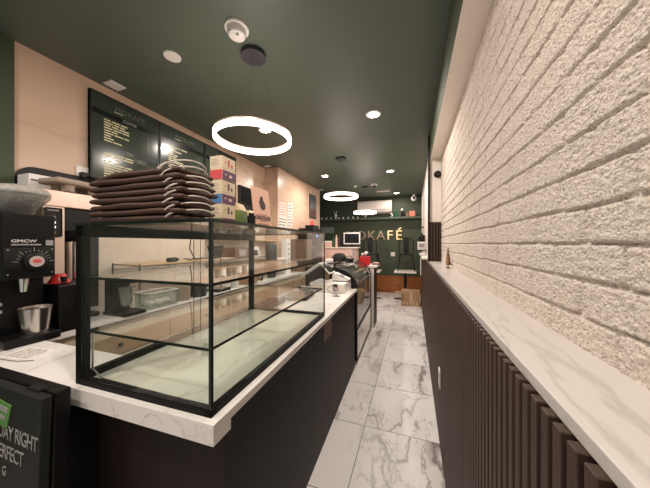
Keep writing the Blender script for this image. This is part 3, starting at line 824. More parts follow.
B().box(-.085, .085, -.10, .10, 0, .03, .008).build('body', 'black', t); B().box(-.075, .03, -.09, .09, .03, .036, .003).build('plate', 'steel', t); B().box(.045, .075, -.04, .04, .0301, .0315).build('display', 'greypr', t)
t = thing('lid_stack', 'stack of white cup lids in a clear sleeve on the back counter', 'lid stack', (-2.06, 2.52, .921))
b = B()
for q in range(9): b.lathe([(.0, .018*q), (.046, .018*q), (.048, .018*q+.006), (.040, .018*q+.016), (0, .018*q+.016)], seg=20)
b.build('lids', 'whitep', t, True); B().lathe([(.052, 0), (.052, .19)], seg=20).build('sleeve', 'gclear', t, True)
t = thing('tan_carton', 'open tan carton on the back counter by the middle of the rack', 'box', (-2.07, 2.80, .921))
b = B(); b.box(-.07, .07, -.10, .10, 0, .004); b.box(.066, .07, -.10, .10, 0, .15); b.box(-.07, -.066, -.10, .10, 0, .15); b.box(-.07, .07, -.10, -.096, 0, .15); b.box(-.07, .07, .096, .10, 0, .15); b.build('carton', 'card', t)
B().prism([(.068, .15), (.13, .19), (.13, .193), (.066, .153)], 'y', -.10, .10).build('flap', 'card', t)
t = thing('milk_pitcher', 'steel milk pitcher with spout on the back counter right of the tan carton', 'pitcher', (-2.07, 3.06, .921))
B().lathe([(0, 0), (.055, 0), (.058, .01), (.055, .06), (.042, .11), (.045, .13), (.042, .13), (.039, .11), (.05, .06), (.05, .01), (0, .008)], seg=28).build('body', 'steel', t, True)
B().tube([(0, .052, .04), (0, .10, .05), (0, .10, .10), (0, .042, .115)], .006, 8).build('handle', 'steel', t, True)

# wire rack with a pale board
rk = thing('wire_rack', 'chrome wire rack with a pale wooden board along the back counter', 'rack', (-2.33, 2.40, .921))
for x in (-.17, .17):
    for yv in (-.94, 0, .94): B().tube([(x, yv, 0), (x, yv, .36)], .008, 8).build('post', 'chrome', rk, True)
b = B()
for x in (-.17, .17): b.tube([(x, -.95, .335), (x, .95, .335)], .004, 6); b.tube([(x, -.95, .30), (x, .95, .30)], .003, 6)
yv = -.94
while yv < .95: b.tube([(-.17, yv, .338), (.17, yv, .338), (.17, yv, .30)], .0022, 5); yv += .055
zig = []
for q in range(38): zig.append((.17, -.94+q*.05, .335 if q % 2 else .30))
b.tube(zig, .002, 5); b.build('wire_shelf', 'chrome', rk)
B().box(-.165, .165, -.94, .25, .341, .353, .002).build('board', 'board_wood', rk)
# things on and below the rack
ZR = .921+.353+.001
t = thing('hand_scanner', 'dark rounded barcode scanner lying on the wooden board of the wire rack', 'scanner', (-2.24, 1.83, ZR), .4)
B().box(-.03, .03, -.07, .05, 0, .042, .015, seg=3).build('body', 'leather', t, True)
B().box(-.02, .02, .045, .09, .006, .032, .008).build('head', 'black', t, True)
rr = random.Random(2); pts = [(-2.22+rr.uniform(-.05, .08), 1.93+.028*q+rr.uniform(-.03, .03), ZR+.004+rr.uniform(0, .028)) for q in range(18)]
tag(B().tube(pts, .0045, 6).build('tangled_cable', 'black', None, True), 'tangled black cable on the board beside the scanner', 'cable')
tag(B().tube([(-2.30, 2.16, 2.0), (-2.31, 2.13, 1.8), (-2.29, 2.10, 1.55), (-2.31, 2.09, 1.40), (-2.26, 2.12, 1.28)], .006, 8).build('hanging_cable', 'black', None, True), 'black cable hanging down to the wire rack behind the display case', 'cable')
t = thing('tapered_bin', 'dark tapered bin with a small handle standing on the wire rack', 'bin', (-2.28, 2.44, ZR))
B().lathe([(0, 0), (.06, 0), (.095, .15), (.10, .155), (.092, .155), (.057, .005), (0, .005)], seg=4, mat=Matrix.Rotation(PI/4, 4, 'Z')).build('body', 'blackm', t)
B().tube([(.0, .068, .12), (.0, .12, .13), (.0, .12, .155), (.0, .068, .15)], .006, 8).build('handle', 'black', t)
t = thing('milk_crate', 'brown open box on the wire rack beside the tapered bin', 'box', (-2.30, 2.83, .921+.341))
b = B(); b.box(-.12, .12, -.16, .16, 0, .005); b.box(.115, .12, -.16, .16, 0, .14); b.box(-.12, -.115, -.16, .16, 0, .14); b.box(-.12, .12, -.16, -.155, 0, .14); b.box(-.12, .12, .155, .16, 0, .14); b.build('carton', 'brownside', t)
B().box(.1202, .122, -.07, .07, .03, .11).build('side_label', 'greypr', t)
t = thing('card_sign', 'small white card sign with dark print propped on the wire rack', 'sign', (-2.16, 3.10, .921+.341), 0)
B().box(-.004, .0, -.10, .10, 0, .15, mat=Matrix.Rotation(-.15, 4, 'Y')).build('card', 'paper', t)
B().ball(.0025, .0, .07, .05, .06, 1., .7).box(.0005, .003, -.07, .06, .02, .05).build('print', 'darkpr', t)
for k, (y_, lab) in enumerate(((2.75, 'left clear tumbler of the row hanging above the wire rack'), (2.86, 'second clear tumbler of the row above the wire rack'), (2.97, 'third clear tumbler of the row above the wire rack'), (3.08, 'right clear tumbler of the row above the wire rack'))):
    pass
# wall shelf with jars behind the case
sh = tag(B().box(-2.556, -2.33, 2.55, 3.95, 1.50, 1.52, .002).build('wall_shelf', 'board_wood'), 'pale wooden wall shelf holding small jars behind the display case', 'shelf')
jl = ['first', 'second', 'third', 'fourth', 'fifth', 'sixth']
for k in range(6):
    t = thing('syrup_jar', jl[k] + ' small black-lidded jar from the left on the pale wall shelf', 'jar', (-2.42, 2.62+.11*k, 1.521), 0, 'jars on the wall shelf')
    B().lathe([(0, 0), (.034, 0), (.036, .01), (.036, .08), (.024, .10), (.024, .11), (0, .11)], seg=18).build('jar_body', ['brownside', 'paper', 'kraft'][k % 3], t, True)
    B().cyl(0, 0, .11, .125, .027, seg=18).build('lid', 'black', t, True)
t = thing('travel_tumbler', 'dark green tumbler with handle seen through the case near the flyer', 'tumbler', (-2.12, 3.46, .921))
B().lathe([(0, 0), (.065, 0), (.07, .02), (.085, .36), (.088, .50), (.07, .54), (0, .54)], seg=28).build('body', plain('tumbler_green', (.018, .024, .021), .3), t, True)
B().tube([(.0, .08, .46), (.0, .15, .45), (.0, .15, .28), (.0, .08, .26)], .010, 8).build('handle', 'black', t, True)
t = thing('storage_tub', 'pale plastic storage tub beside the dark green tumbler', 'tub', (-2.25, 3.80, .921))
B().box(-.13, .13, -.10, .12, 0, .26, .02, seg=3).build('body', 'gclear', t, True)
B().box(-.14, .14, -.11, .13, .26, .285, .008).build('lid', 'whitep', t, True)
t = thing('bottle_rack', 'white perforated upright rack in the middle of the back counter', 'rack', (-2.12, 4.02, .921))
B().box(-.10, .0, -.06, .10, 0, .62, .006).build('panel', 'whitep', t)
b = B()
for k in range(6): b.cyl(0, 0, 0, .003, .017, seg=14, mat=Matrix.Translation((0., .02, .08+.09*k)) @ Matrix.Rotation(PI/2, 4, 'Y'))
b.build('holes', 'darkpr', t)
# black bean-to-cup machine with brown side
t = thing('coffee_machine', 'tall black coffee machine with brown side panel and blue logo at the back counter end', 'coffee machine', (-2.10, 4.78, .921))
B().box(-.18, .14, -.40, .0, 0, .62, .01).build('side_cabinet', 'brownside', t)
B().box(-.18, .16, .0, .55, 0, .86, .012).build('housing', 'black', t)
B().box(.161, .166, .06, .49, .48, .82, .003).build('front_panel', 'black', t)
B().cyl(0, 0, 0, .005, .022, seg=20, mat=Matrix.Translation((.166, .20, .70)) @ Matrix.Rotation(PI/2, 4, 'Y')).build('blue_logo', 'bluelogo', t)
for k in range(3): B().cyl(0, 0, 0, .012, .016, seg=14, mat=Matrix.Translation((.166, .32, .52+.08*k)) @ Matrix.Rotation(PI/2, 4, 'Y')).build('button', 'steel', t)
B().tube([(.14, -.36, .36), (.20, -.33, .45), (.21, -.18, .50), (.20, -.04, .47), (.15, -.01, .42)], .014, 8).build('curved_handle', 'steel', t, True)
t = thing('red_tin', 'black box with a red package on top above the tall coffee machine', 'box', (-2.08, 5.05, 1.782), 0)
B().box(-.09, .10, -.17, .17, 0, .07, .005).build('tray', 'black', t)
B().prism([(-.05, .07), (.07, .07), (.02, .17), (-.02, .17)], 'x', -.03, .03).build('package', 'redpr', t)

# ------------------------------------------------------------------ point-of-sale corner on the counter
cd = thing('cash_drawer', 'white cash drawer box at the far end of the counter', 'cash drawer', cw(-.245, 2.145, .921), CR)
B().box(-.20, .20, -.165, .16, 0, .102, .003).build('box', 'whitep', cd)
d = B().box(-.19, .19, -.1695, -.165, .012, .09, .001).build('drawer_front', 'white', cd)
B().cyl(0, 0, 0, .004, .010, seg=16, mat=Matrix.Translation((.12, -.1695, .05)) @ Matrix.Rotation(PI/2, 4, 'X')).build('lock', 'steel', d)
ps = thing('payment_terminal', 'white two-screen payment terminal on the cash drawer', 'terminal', cw(-.28, 2.075, 1.024), CR)
B().box(-.04, .06, -.03, .06, 0, .02, .006).build('foot', 'whitep', ps)
B().box(-.012, .030, -.010, .022, .02, .14, .004).build('column', 'brownside', ps)
def slab(name, x0, z0, x1, z1, y0, y1, th, parent, mat):
    dx, dz = x1-x0, z1-z0; L = math.hypot(dx, dz); nx, nz = -dz/L*th, dx/L*th
    return B().prism([(x0, z0), (x1, z1), (x1+nx, z1+nz), (x0+nx, z0+nz)], 'y', y0, y1).build(name, mat, parent)
s1 = slab('staff_screen', -.27, .065, -.055, .205, -.09, .12, .014, ps, 'whitep')
slab('screen_glass', -.255, .091, -.065, .215, -.08, .11, .002, s1, 'whitep')
s2 = slab('customer_screen', -.045, .205, .06, .095, -.09, .12, .014, ps, 'whitep')
slab('screen_glass', -.028, .208, .062, .113, -.08, .11, .002, s2, 'screen')
pr = thing('receipt_printer', 'white receipt printer with sloped dark top beside the payment terminal', 'printer', cw(-.145, 2.215, 1.024), CR)
B().prism([(-.085, 0), (.10, 0), (.10, .022), (-.06, .088), (-.085, .088)], 'y', -.08, .08).build('body', 'whitep', pr)
B().prism([(-.045, .0835), (.095, .0255), (.096, .0275), (-.044, .0855)], 'y', -.075, -.055).prism([(-.085, 0), (.104, 0), (.104, .008), (-.085, .008)], 'y', -.084, .084).build('dark_rim', 'black', pr)
B().prism([(-.01, .070), (.04, .049), (.041, .052), (-.009, .073)], 'y', -.04, .05).build('keypad', 'greypr', pr)
cr_ = thing('card_reader', 'small grey card reader on a short stand in front of the cash drawer', 'card reader', cw(-.10, 1.83, .921), CR+.5)
B().cyl(0, 0, 0, .008, .035).build('foot', 'greypr', cr_, True)
B().tube([(0, 0, .008), (0, .015, .06), (-.01, .03, .09)], .008, 8).build('arm', 'chrome', cr_, True)
B().box(-.03, .03, -.012, .012, .05, .13, .006, mat=Matrix.Rotation(-.5, 4, 'X')).build('reader', 'greypr', cr_, True)
B().box(-.02, .02, -.014, -.012, .09, .12, mat=Matrix.Rotation(-.5, 4, 'X')).build('display', 'screen', cr_)
B().tube([(0, .01, .05), (-.03, 0, .09), (-.06, .03, .10), (-.08, .06, .06), (-.04, .07, .02), (.02, .08, .006)], .004, 6).build('cord', 'greypr', cr_, True)
kt = thing('black_tray', 'black tray with a steel scoop on the counter behind the case end', 'tray', cw(-.46, 1.68, .921), CR+.1)
B().box(-.12, .14, -.16, .16, 0, .03, .01).build('tray', 'black', kt)
B().box(.0, .10, .02, .12, .03, .055, .012).build('scoop', 'steel', kt, True)
pad = thing('black_keyboard', 'long black keyboard shaped device on the counter end beside the tray', 'keyboard', cw(-.545, 1.285, .921), CR)
B().box(-.085, .07, -.13, .16, 0, .035, .008).build('body', 'leather', pad)
B().box(-.06, .05, -.11, .14, .035, .04).build('keys', 'screen', pad)

# ------------------------------------------------------------------ curved refrigerated case
ck = thing('curved_case', 'black curved-glass refrigerated case at the end of the counter', 'refrigerated case', cw(.022, 2.33), CR)
Hc, Rr, dp, Lc = 1.165, .25, .66, 1.36
prof = [(.0, .06), (.0, Hc-Rr)] + [(-Rr*1.15+Rr*1.15*math.cos(a*PI/20), Hc-Rr+Rr*math.sin(a*PI/20)) for a in range(1, 11)] + [(-dp, Hc), (-dp, .06)]
inner = [(-.07, .06), (-.07, Hc-Rr)] + [(-Rr*1.15+(Rr*1.15-.07)*math.cos(a*PI/20), Hc-Rr+(Rr-.07)*math.sin(a*PI/20)) for a in range(1, 11)]
def endframe(v0, v1):
    b = B(); out = prof[:12]; n = len(out)
    for k in range(n-1):
        a0, a1, i0, i1 = out[k], out[k+1], inner[k], inner[k+1]
        vs = [[b.bm.verts.new((p[0], vv, p[1])) for p in (a0, a1, i1, i0)] for vv in (v0, v1)]
        for q in range(4): b.bm.faces.new([vs[0][q], vs[0][(q+1) % 4], vs[1][(q+1) % 4], vs[1][q]])
        b.bm.faces.new(vs[0]); b.bm.faces.new(vs[1])
    b.box(-dp, -Rr*1.15+.01, v0, v1, Hc-.035, Hc); b.box(-dp, -dp+.04, v0, v1, .06, Hc)
    b.box(-dp, 0, v0, v1, .06, .42)
    return b
endframe(0, .045).build('end_frame', 'black', ck); endframe(Lc-.03, Lc).build('end_frame', 'black', ck)
B().prism(prof, 'y', .012, .018).build('end_panel', 'black', ck)
rows = []
for (x, z) in [(p[0]-.006, p[1]) for p in prof[1:12]]: rows.append([(x, .03, z), (x, Lc-.03, z)])
rows = [[(-.006, .03, .44), (-.006, Lc-.03, .44)]] + rows + [[(-dp+.12, .03, Hc-.004), (-dp+.12, Lc-.03, Hc-.004)]]
B().sheet(rows).build('curved_glass', glassmat('dark_glass', (.55, .60, .57), .8, .10, .02), ck, True)
B().box(-dp, -dp+.13, .03, Lc-.03, Hc-.05, Hc, .004).build('top_rail', 'black', ck)
B().box(-dp, -.012, .03, Lc-.03, .06, .42, .004).build('base_cabinet', 'black', ck)
B().box(-.012, -.002, .05, Lc-.05, .08, .40, .003).build('steel_panel', plain('mirror_panel', (.70, .67, .64), .12, .9), ck)
B().box(-.016, .003, .03, Lc-.03, .41, .445, .004).build('front_rail', 'black', ck)
B().box(-dp+.05, -.05, .04, Lc-.04, .66, .668).build('wire_shelf', 'steel', ck)
B().box(-dp+.05, -.15, .04, Lc-.04, .88, .888).build('wire_shelf', 'steel', ck)
B().box(-dp+.02, -.06, .03, Lc-.03, .42, .43).build('deck', 'steel', ck)
for x in (-.06, -dp+.06):
    for v in (.06, Lc-.06): B().cyl(x, v, 0, .06, .022).build('foot', 'black', ck)
# things on top of it
t = thing('rumpled_hat', 'rumpled black brimmed hat lying on the curved refrigerated case', 'hat', cw(-.42, 3.22, Hc+.012), .6)
b = B().lathe([(.115, 0), (.118, .03), (.105, .085), (.06, .125), (0, .135)], seg=28)
for v in b.bm.verts: v.co += Vector((noise.noise(v.co*14), noise.noise(v.co*14+Vector((5, 0, 0))), .6*noise.noise(v.co*14+Vector((0, 5, 0)))))*.02
b.build('crown', 'leather', t, True)
B().prism([(.10*math.cos(a*PI/10), .10*math.sin(a*PI/10)) for a in range(11)] + [(-.11+.022*a, .20-.003*(a-5)**2) for a in range(0, 0)], 'z', .002, .012).box(-.09, .09, -.20, -.09, .004, .012, .003).build('brim', 'leather', t)
t = thing('paper_cup_sleeve', 'red and white wrapped item lying left of the black hat', 'package', cw(-.52, 3.0, Hc+.002), .3)
B().box(-.06, .06, -.08, .08, 0, .06, .015).build('wrap', 'paper', t, True)
B().box(-.061, .061, -.03, .03, .01, .0615, .01).build('band', 'redpr', t, True)
t = thing('dark_pouch', 'small dark pouch lying right of the black hat', 'pouch', cw(-.30, 3.42, Hc+.002), .2)
B().box(-.07, .07, -.05, .05, 0, .05, .02, seg=3).build('body', 'leather', t, True)
B().tube([(-.05, 0, .05), (-.02, .01, .085), (.02, .01, .085), (.05, 0, .05)], .006, 8).build('strap', 'leather', t, True)

# pony wall closing the counter
pw = thing('counter_end', 'white and dark counter end unit with white cap beyond the curved case', 'counter', (-.64, 4.52, 0))
B().box(-.60, 0, -.17, -.15, 0, 1.04).build('white_panel', 'white', pw)
B().box(-.60, .0, -.149, .22, 0, 1.04).build('dark_panel', 'brown', pw)
B().box(-.62, .055, -.19, .25, 1.04, 1.075, .002).build('cap', 'white', pw)
rp = thing('red_pot', 'red square pot with white flowers on the counter end', 'pot', (-.80, 4.44, 1.077))
b = B().prism([(-.075, 0), (.075, 0), (.085, .15), (-.085, .15)], 'y', -.08, .08); b.build('pot', 'red', rp)
b = B(); rr = random.Random(4)
for k in range(9): b.ball(rr.uniform(-.06, .03), rr.uniform(-.05, .05), .17+rr.uniform(0, .06), .022, 1, 1, .8, seg=10)
b.build('flowers', 'whitep', rp, True)
b = B()
for k in range(6): b.tube([(rr.uniform(-.05, .05), rr.uniform(-.05, .05), .14), (rr.uniform(-.06, .08), rr.uniform(-.06, .06), .20)], .004, 5)
b.build('stems', 'darkpr', rp)
t = thing('red_napkin_tray', 'low dark tray with red and white napkins on the counter end cap', 'tray', (-.645, 4.60, 1.077), .2)
B().box(-.065, .065, -.08, .08, 0, .025, .006).build('tray', 'brownside', t)
B().box(-.05, .055, -.05, .05, .025, .04, .003, mat=Matrix.Rotation(.06, 4, 'Y')).build('napkins', 'pinkbox', t)

# ------------------------------------------------------------------ far service hutch
hu = thing('service_hutch', 'pale service hutch with white top against the far green room', 'hutch', (-1.82, 6.35, 0))
B().box(-.46, .46, -.22, .22, 0, 1.34, .004).build('body', 'pinkbox', hu)
B().box(-.52, .50, -.25, .24, 1.34, 1.37, .003).build('top', 'white', hu)
for x in (-.15, .15): B().box(x-.145, x+.145, -.235, -.221, .1, 1.30, .003).build('door', 'pinkbox', hu)
B().box(.40, .44, -.235, -.222, 0, 1.34).build('corner_strip', 'greypr', hu)
mo = thing('monitor', 'white-framed monitor standing on the service hutch', 'monitor', (-1.49, 6.32, 1.371), .12)
B().lathe([(0, 0), (.09, 0), (.085, .012), (0, .014)], seg=24).build('foot', 'black', mo, True)
B().box(-.02, .02, .0, .02, .012, .10).build('neck', 'black', mo)
B().box(-.215, .215, -.02, .01, .07, .375, .012, seg=3).build('bezel', 'whitep', mo, True)
B().box(-.185, .185, -.0225, -.0195, .10, .345).build('screen', 'screen', mo)
t = thing('napkin_box', 'pale pink and white box at the left end of the service hutch', 'box', (-2.13, 6.28, 1.371))
B().box(-.12, .12, -.08, .08, 0, .11, .004).build('lower_box', 'pinkbox', t); B().box(-.115, .115, -.078, .078, .11, .16, .015, seg=3).build('lid', 'paper', t, True)
bl = ['dark slim bottle left of the monitor, first in the row', 'pale bottle left of the monitor, second in the row', 'dark bottle left of the monitor, third in the row', 'dark bottle left of the monitor, nearest to the screen']
for k in range(4):
    t = thing('syrup_bottle', bl[k], 'bottle', (-1.975+.075*k, 6.30, 1.371), 0, 'bottles beside the monitor')
    s = 1 + .15*(k % 2)
    B().lathe([(0, 0), (.032, 0), (.034, .02), (.034, .18*s), (.014, .23*s), (.013, .28*s), (0, .28*s)], seg=18).build('bottle', ['bottleg', 'pinkbox', 'kraft', 'black'][k], t, True)
    B().tube([(0, 0, .28*s), (0, 0, .31*s), (0, -.04, .315*s)], .007, 6).build('pump', 'black', t)

# ------------------------------------------------------------------ far wall
shf = tag(B().box(-3.19, .22, 7.49, 7.70, 2.18, 2.235, .003).build('green_shelf', plain('shelf_green', (.065, .092, .06), .5)), 'long dark green shelf under the air conditioner on the far wall', 'shelf')
ac = thing('air_conditioner', 'white wall-mounted air conditioner on the far green wall', 'air conditioner', (-1.09, 7.70, 2.36))
b = B().prism([(-.005, 0), (-.17, .05), (-.22, .13), (-.22, .33), (-.19, .375), (-.005, .38)], 'x', -.50, .50); b.build('housing', 'acwhite', ac)
B().box(-.47, .47, -.19, -.10, .018, .04, mat=Matrix.Rotation(0, 4, 'X')).build('louvre', 'greypr', ac)
B().box(.38, .46, -.2225, -.2205, .15, .17).build('display', 'greypr', ac)
for k in range(8):
    tag(B().lathe([(0, 0), (.022, 0), (.03, .05), (.026, .05), (.02, .006), (0, .006)], seg=14).build('small_cup', 'whitep', None, True),
        ['first', 'second', 'third', 'fourth', 'fifth', 'sixth', 'seventh', 'eighth'][k] + ' tiny white cup from the left on the long green shelf', 'cup', 'tiny cups on the long green shelf', loc=(-2.77+.155*k + (.09 if k > 2 else 0), 7.56, 2.236))
t = thing('white_figurine', 'small white antlered figurine among the tiny cups on the green shelf', 'figurine', (-2.31, 7.57, 2.236))
B().lathe([(0, 0), (.035, 0), (.02, .05), (.045, .10), (.04, .14), (0, .16)], seg=16).build('body', 'whitep', t, True)
B().tube([(0, 0, .14), (-.04, 0, .19), (-.05, 0, .24)], .008, 6).tube([(0, 0, .14), (.03, 0, .20), (.02, 0, .26)], .008, 6).build('antlers', 'whitep', t)
tag(B().lathe([(0, 0), (.06, 0), (.05, .03), (.06, .08), (0, .08)], seg=16).build('dark_bowl', 'black', None, True), 'small dark bowl at the middle of the long green shelf', 'bowl', loc=(-1.535, 7.58, 2.236))
for (x, lab) in ((-1.40, 'white crescent ornament left of the air conditioner on the green shelf'), (-.62, 'white crescent ornament right of the air conditioner on the green shelf')):
    t = thing('crescent_ornament', lab, 'ornament', (x, 7.58, 2.236), 0, 'crescent ornaments on the green shelf')
    B().tube([(.045*math.cos(a), 0, .062+.045*math.sin(a)) for a in [(-.75*PI + 1.5*PI*q/16 + .5*PI*0) for q in range(17)]], [.005+.012*math.sin(PI*q/16) for q in range(17)], 8).build('crescent', 'whitep', t, True)
    B().lathe([(0, 0), (.04, 0), (.03, .022), (0, .022)], seg=16).build('foot', 'black', t, True)
t = tag(B().lathe([(0, 0), (.045, 0), (.045, .16), (.016, .22), (.016, .29), (0, .29)], seg=18).build('green_bottle', 'bottleg', None, True), 'dark green bottle on the long green shelf', 'bottle', loc=(-.47, 7.58, 2.236))
t = thing('black_figurine', 'black bird-like figurine with white head on the green shelf', 'figurine', (-.29, 7.58, 2.236))
B().lathe([(0, 0), (.05, 0), (.055, .06), (.03, .14), (.02, .19), (0, .20)], seg=18).build('body', 'black', t, True)
B().ball(-.01, -.01, .21, .035).build('head', 'whitep', t, True)
t = thing('red_picture', 'small framed red picture at the right end of the green shelf', 'picture', (-.02, 7.56, 2.236), 0)
B().box(-.085, .085, 0, .015, 0, .17, .003).build('frame', 'brownside', t); B().box(-.075, .075, -.002, .0, .012, .158).build('print', plain('salmon_print', (.75, .22, .15), .5), t)
tag(B().box(-.03, .03, -.012, .012, 0, .11, .003).build('wooden_block', 'brownside'), 'small brown block left of the red picture on the green shelf', 'block', loc=(-.155, 7.56, 2.236))

sg = thing('wall_sign', 'gold letters spelling the shop name on the far green wall', 'sign', (0, 7.70, 0))
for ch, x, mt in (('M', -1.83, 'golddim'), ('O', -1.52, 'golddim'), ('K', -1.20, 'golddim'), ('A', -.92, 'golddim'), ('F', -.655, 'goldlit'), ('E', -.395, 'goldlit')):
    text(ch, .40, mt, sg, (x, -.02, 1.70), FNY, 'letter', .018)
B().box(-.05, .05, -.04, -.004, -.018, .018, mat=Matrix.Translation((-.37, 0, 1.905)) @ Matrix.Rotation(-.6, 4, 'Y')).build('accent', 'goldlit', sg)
t = thing('wall_switch', 'white double switch plate on the far green wall', 'switch', (-.565, 7.70, 1.145))
B().box(-.06, .06, -.010, -.001, -.06, .06, .003).build('plate', 'whitep', t)
for x in (-.025, .025): B().box(x-.014, x+.014, -.015, -.009, -.03, .03, .002).build('rocker', 'white', t)
t = thing('picture_plate', 'pale translucent sign plate on the far wall at the left of the shelf underside', 'sign', (-2.62, 7.70, 1.80))
B().box(-.22, .22, -.012, -.002, 0, .20, .002).build('plate', plain('pale_plate', (.22, .25, .22), .4), t)
B().box(-.15, .15, -.014, -.012, .09, .11).build('print', 'greypr', t)

# ------------------------------------------------------------------ tables and chairs standing on them
def make_table(lab, x, y):
    t = thing('cafe_table', lab, 'table', (x, y, 0), 0, 'cafe tables by the far wall')
    B().box(-.27, .27, -.27, .27, .715, .75, .004).build('tabletop', 'white', t)
    B().cyl(0, 0, .02, .715, .038).build('pedestal', 'blackm', t, True)
    B().box(-.28, .28, -.035, .035, 0, .025, .006).box(-.035, .035, -.28, .28, 0, .025, .006).build('cross_foot', 'blackm', t)
    return t
def make_chair(lab, x, y, z, rz):
    t = thing('metal_chair', lab, 'chair', (x, y, z), rz, 'black metal chairs standing on cafe tables')
    B().box(-.17, .17, -.17, .17, .435, .452, .006).box(-.165, .165, -.165, .165, .405, .437, .004).build('seat', 'blackm', t)
    for sx in (-1, 1):
        for sy in (-1, 1):
            b = B(); p = [(sx*.15, sy*.15, .42), (sx*.205, sy*.205, 0)]
            b.tube(p, [.022, .013], 6); b.build('leg', 'blackm', t)
    pts = [(-.155, -.16, .44), (-.175, -.185, .60), (-.165, -.205, .78), (-.13, -.215, .845), (0, -.217, .855), (.13, -.215, .845), (.165, -.205, .78), (.175, -.185, .60), (.155, -.16, .44)]
    B().tube(pts, .012, 8).build('back_frame', 'blackm', t, True)
    B().sheet([[(-.055, -.168, .45), (.055, -.168, .45)], [(-.06, -.19, .60), (.06, -.19, .60)], [(-.07, -.212, .85), (.07, -.212, .85)]]).sheet([[(-.055, -.162, .45), (.055, -.162, .45)], [(-.06, -.184, .60), (.06, -.184, .60)], [(-.07, -.206, .85), (.07, -.206, .85)]]).build('back_splat', 'blackm', t)
    b = B(); b.tube([(-.185, -.185, .22), (.185, -.185, .22)], .008, 6); b.tube([(-.185, .185, .22), (.185, .185, .22)], .008, 6); b.build('stretcher', 'blackm', t)
    return t
make_table('white cafe table with black pedestal behind the cardboard box', -.19, 6.85)
make_chair('black metal chair standing on the white table by the cardboard box', -.17, 6.87, .751, .04)
make_table('white cafe table behind the counter end, below the second chair', -1.08, 6.75)
make_chair('black metal chair standing on the table behind the red pot', -1.06, 6.77, .751, -.02)

cb = thing('cardboard_box', 'brown taped cardboard box on the marble floor by the slatted wall', 'box', (-.045, 6.33, 0))
B().box(-.215, .195, -.16, .16, 0, .345, .004).build('carton', 'card', cb)
B().box(-.216, .196, -.03, .03, .345, .347).box(-.02, .03, -.1615, -.160, .10, .346).build('tape', 'tape', cb)
B().box(-.215, -.06, -.32, -.16, .335, .34, mat=Matrix.Translation((-.13, -.05, .0)) @ Matrix.Rotation(0, 4, 'X')).build('flap', 'card', cb)
b = B()
for k in range(5): b.box(-.17+.07*k, -.135+.07*k, -.1612, -.160, .03, .09)
b.build('print', 'tape', cb)

# right-hand service station
st = tag(B().box(.135, .23, 4.2, 6.5, 1.206, 1.236, .002).build('station_top', 'white'), 'white station top on the far slatted half wall beyond the brick recess', 'countertop')
tag(B().box(-.13, .23, 5.95, 6.15, 1.815, 1.832).build('upper_shelf', 'blackm'), 'thin black shelf sticking out of the far right white wall', 'shelf')
t = thing('lower_shelf', 'thin black shelf above the white station top on the far right', 'shelf', (.08, 5.0, 1.325))
B().box(-.08, .15, -.15, .15, 0, .014).build('board', 'blackm', t)
t = thing('white_box', 'white box under the black canister on the far right shelf', 'box', (.15, 5.0, 1.340))
B().box(-.07, .07, -.09, .09, 0, .15, .006).build('box', 'whitep', t); B().box(-.05, .05, -.092, -.0905, .05, .12).build('label', 'greypr', t)
t = thing('black_canister', 'black canister with knob lid standing on the white box on the far right', 'canister', (.155, 5.0, 1.492))
B().lathe([(0, 0), (.055, 0), (.058, .02), (.058, .10), (0, .10)], seg=20).build('body', 'black', t, True)
B().lathe([(.058, .10), (.05, .125), (.012, .135), (.016, .16), (0, .165)], seg=20).build('lid', 'black', t, True)
t = thing('white_bracket', 'narrow white upright strip on the end of the far slatted wall', 'strip', (.172, 6.3, .72))
B().box(-.012, .0095, -.02, .02, 0, .42, .003).build('strip', 'whitep', t)

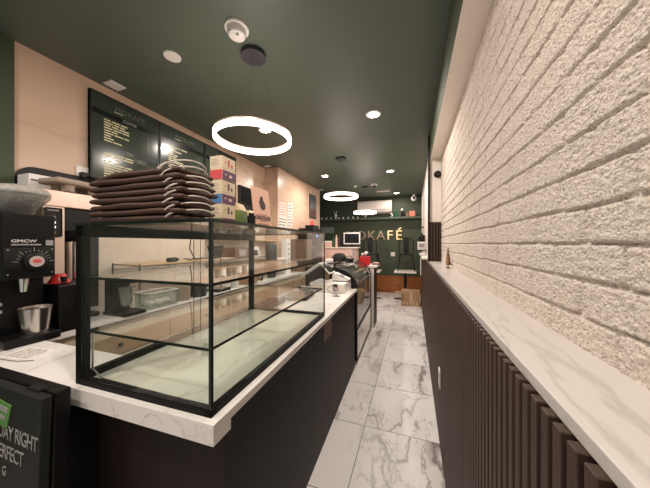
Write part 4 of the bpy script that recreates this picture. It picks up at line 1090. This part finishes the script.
# outlet on the slats, ornament on the ledge
t = thing('slat_outlet', 'white outlet plate on the dark slatted half wall', 'outlet', (.1812, 1.95, .435))
B().box(-.008, -.0002, -.038, .038, 0, .125, .002).build('plate', 'whitep', t)
for z in (.035, .085): B().box(-.010, -.0075, -.016, .016, z-.014, z+.014, .002).build('socket', 'white', t)
t = thing('tree_ornament', 'small bronze cone tree ornament standing on the white ledge', 'ornament', (.305, 2.55, 1.2285))
B().lathe([(0, 0), (.022, 0), (.022, .006), (.006, .010), (.006, .03), (0, .03)], seg=20).build('stand', 'bronze', t, True)
pf = []
for k in range(6):
    z = .03+.026*k; r0 = .030-.0046*k; pf += [(r0, z), (r0*.62, z+.024)]
B().lathe([(0, .03)] + pf + [(0, .195)], seg=14).build('cone', 'bronze', t, True)
B().tube([(-.02, -.02, 0), (-.012, -.01, .07)], .003, 6).tube([(-.03, .0, 0), (-.012, -.005, .07)], .003, 6).build('prop_legs', 'rope', t)

# ------------------------------------------------------------------ folded sandwich board, near left
sb = thing('sandwich_board', 'folded dark green sandwich board sign leaning on the near counter edge', 'sign board', (-1.118, .425, 0), math.radians(1.0))
lean = Matrix.Rotation(math.radians(-1.5), 4, 'X')
B().box(-.62, 0, 0, .030, .02, .955, .005, mat=lean).build('front_panel', 'sign', sb)
B().box(-.62, .0, .0335, .078, .02, .957, .005, mat=lean).build('back_panel', 'black', sb)
for x in (-.55, -.08): B().box(x-.05, x+.02, .020, .050, .953, .9605, .002, mat=lean).build('hinge', 'blackm', sb)
for (s_, sz, x, z) in (('DAY RIGHT', .066, -.003, .808), ('PERFECT', .066, -.078, .742), ('G', .045, -.178, .680)):
    text(s_, sz, 'txtgrey', sb, lean @ Vector((x, -.0015, z)), (PI/2-math.radians(1.5), 0, 0), 'lettering', .0006, 'RIGHT', .92, .72)
lg = B().prism([(-.25, .835), (-.180, .825), (-.157, .905), (-.25, .915)], 'y', -.004, -.001).build('logo_panel', 'leafg', sb); lg.rotation_euler = (math.radians(-1.5), 0, 0)
b = B(); b.prism([(-.242, .882), (-.175, .876), (-.170, .893), (-.242, .899)], 'y', -.0055, -.004).prism([(-.242, .855), (-.190, .850), (-.185, .864), (-.242, .869)], 'y', -.0055, -.004)
b.build('logo_mark', 'txtgrey', lg)

# ------------------------------------------------------------------ world, colour
w = D.worlds.new('world'); bpy.context.scene.world = w; w.use_nodes = True
bgn = w.node_tree.nodes['Background']; bgn.inputs[0].default_value = (.85, .78, .72, 1); bgn.inputs[1].default_value = .35
sc = bpy.context.scene
sc.view_settings.view_transform = 'Standard'; sc.view_settings.look = 'None'; sc.view_settings.exposure = .5
sc.cycles.max_bounces = 10; sc.cycles.transparent_max_bounces = 24; sc.cycles.diffuse_bounces = 4; sc.cycles.glossy_bounces = 5
sc.cycles.sample_clamp_indirect = 4.; sc.cycles.caustics_reflective = False; sc.cycles.caustics_refractive = False
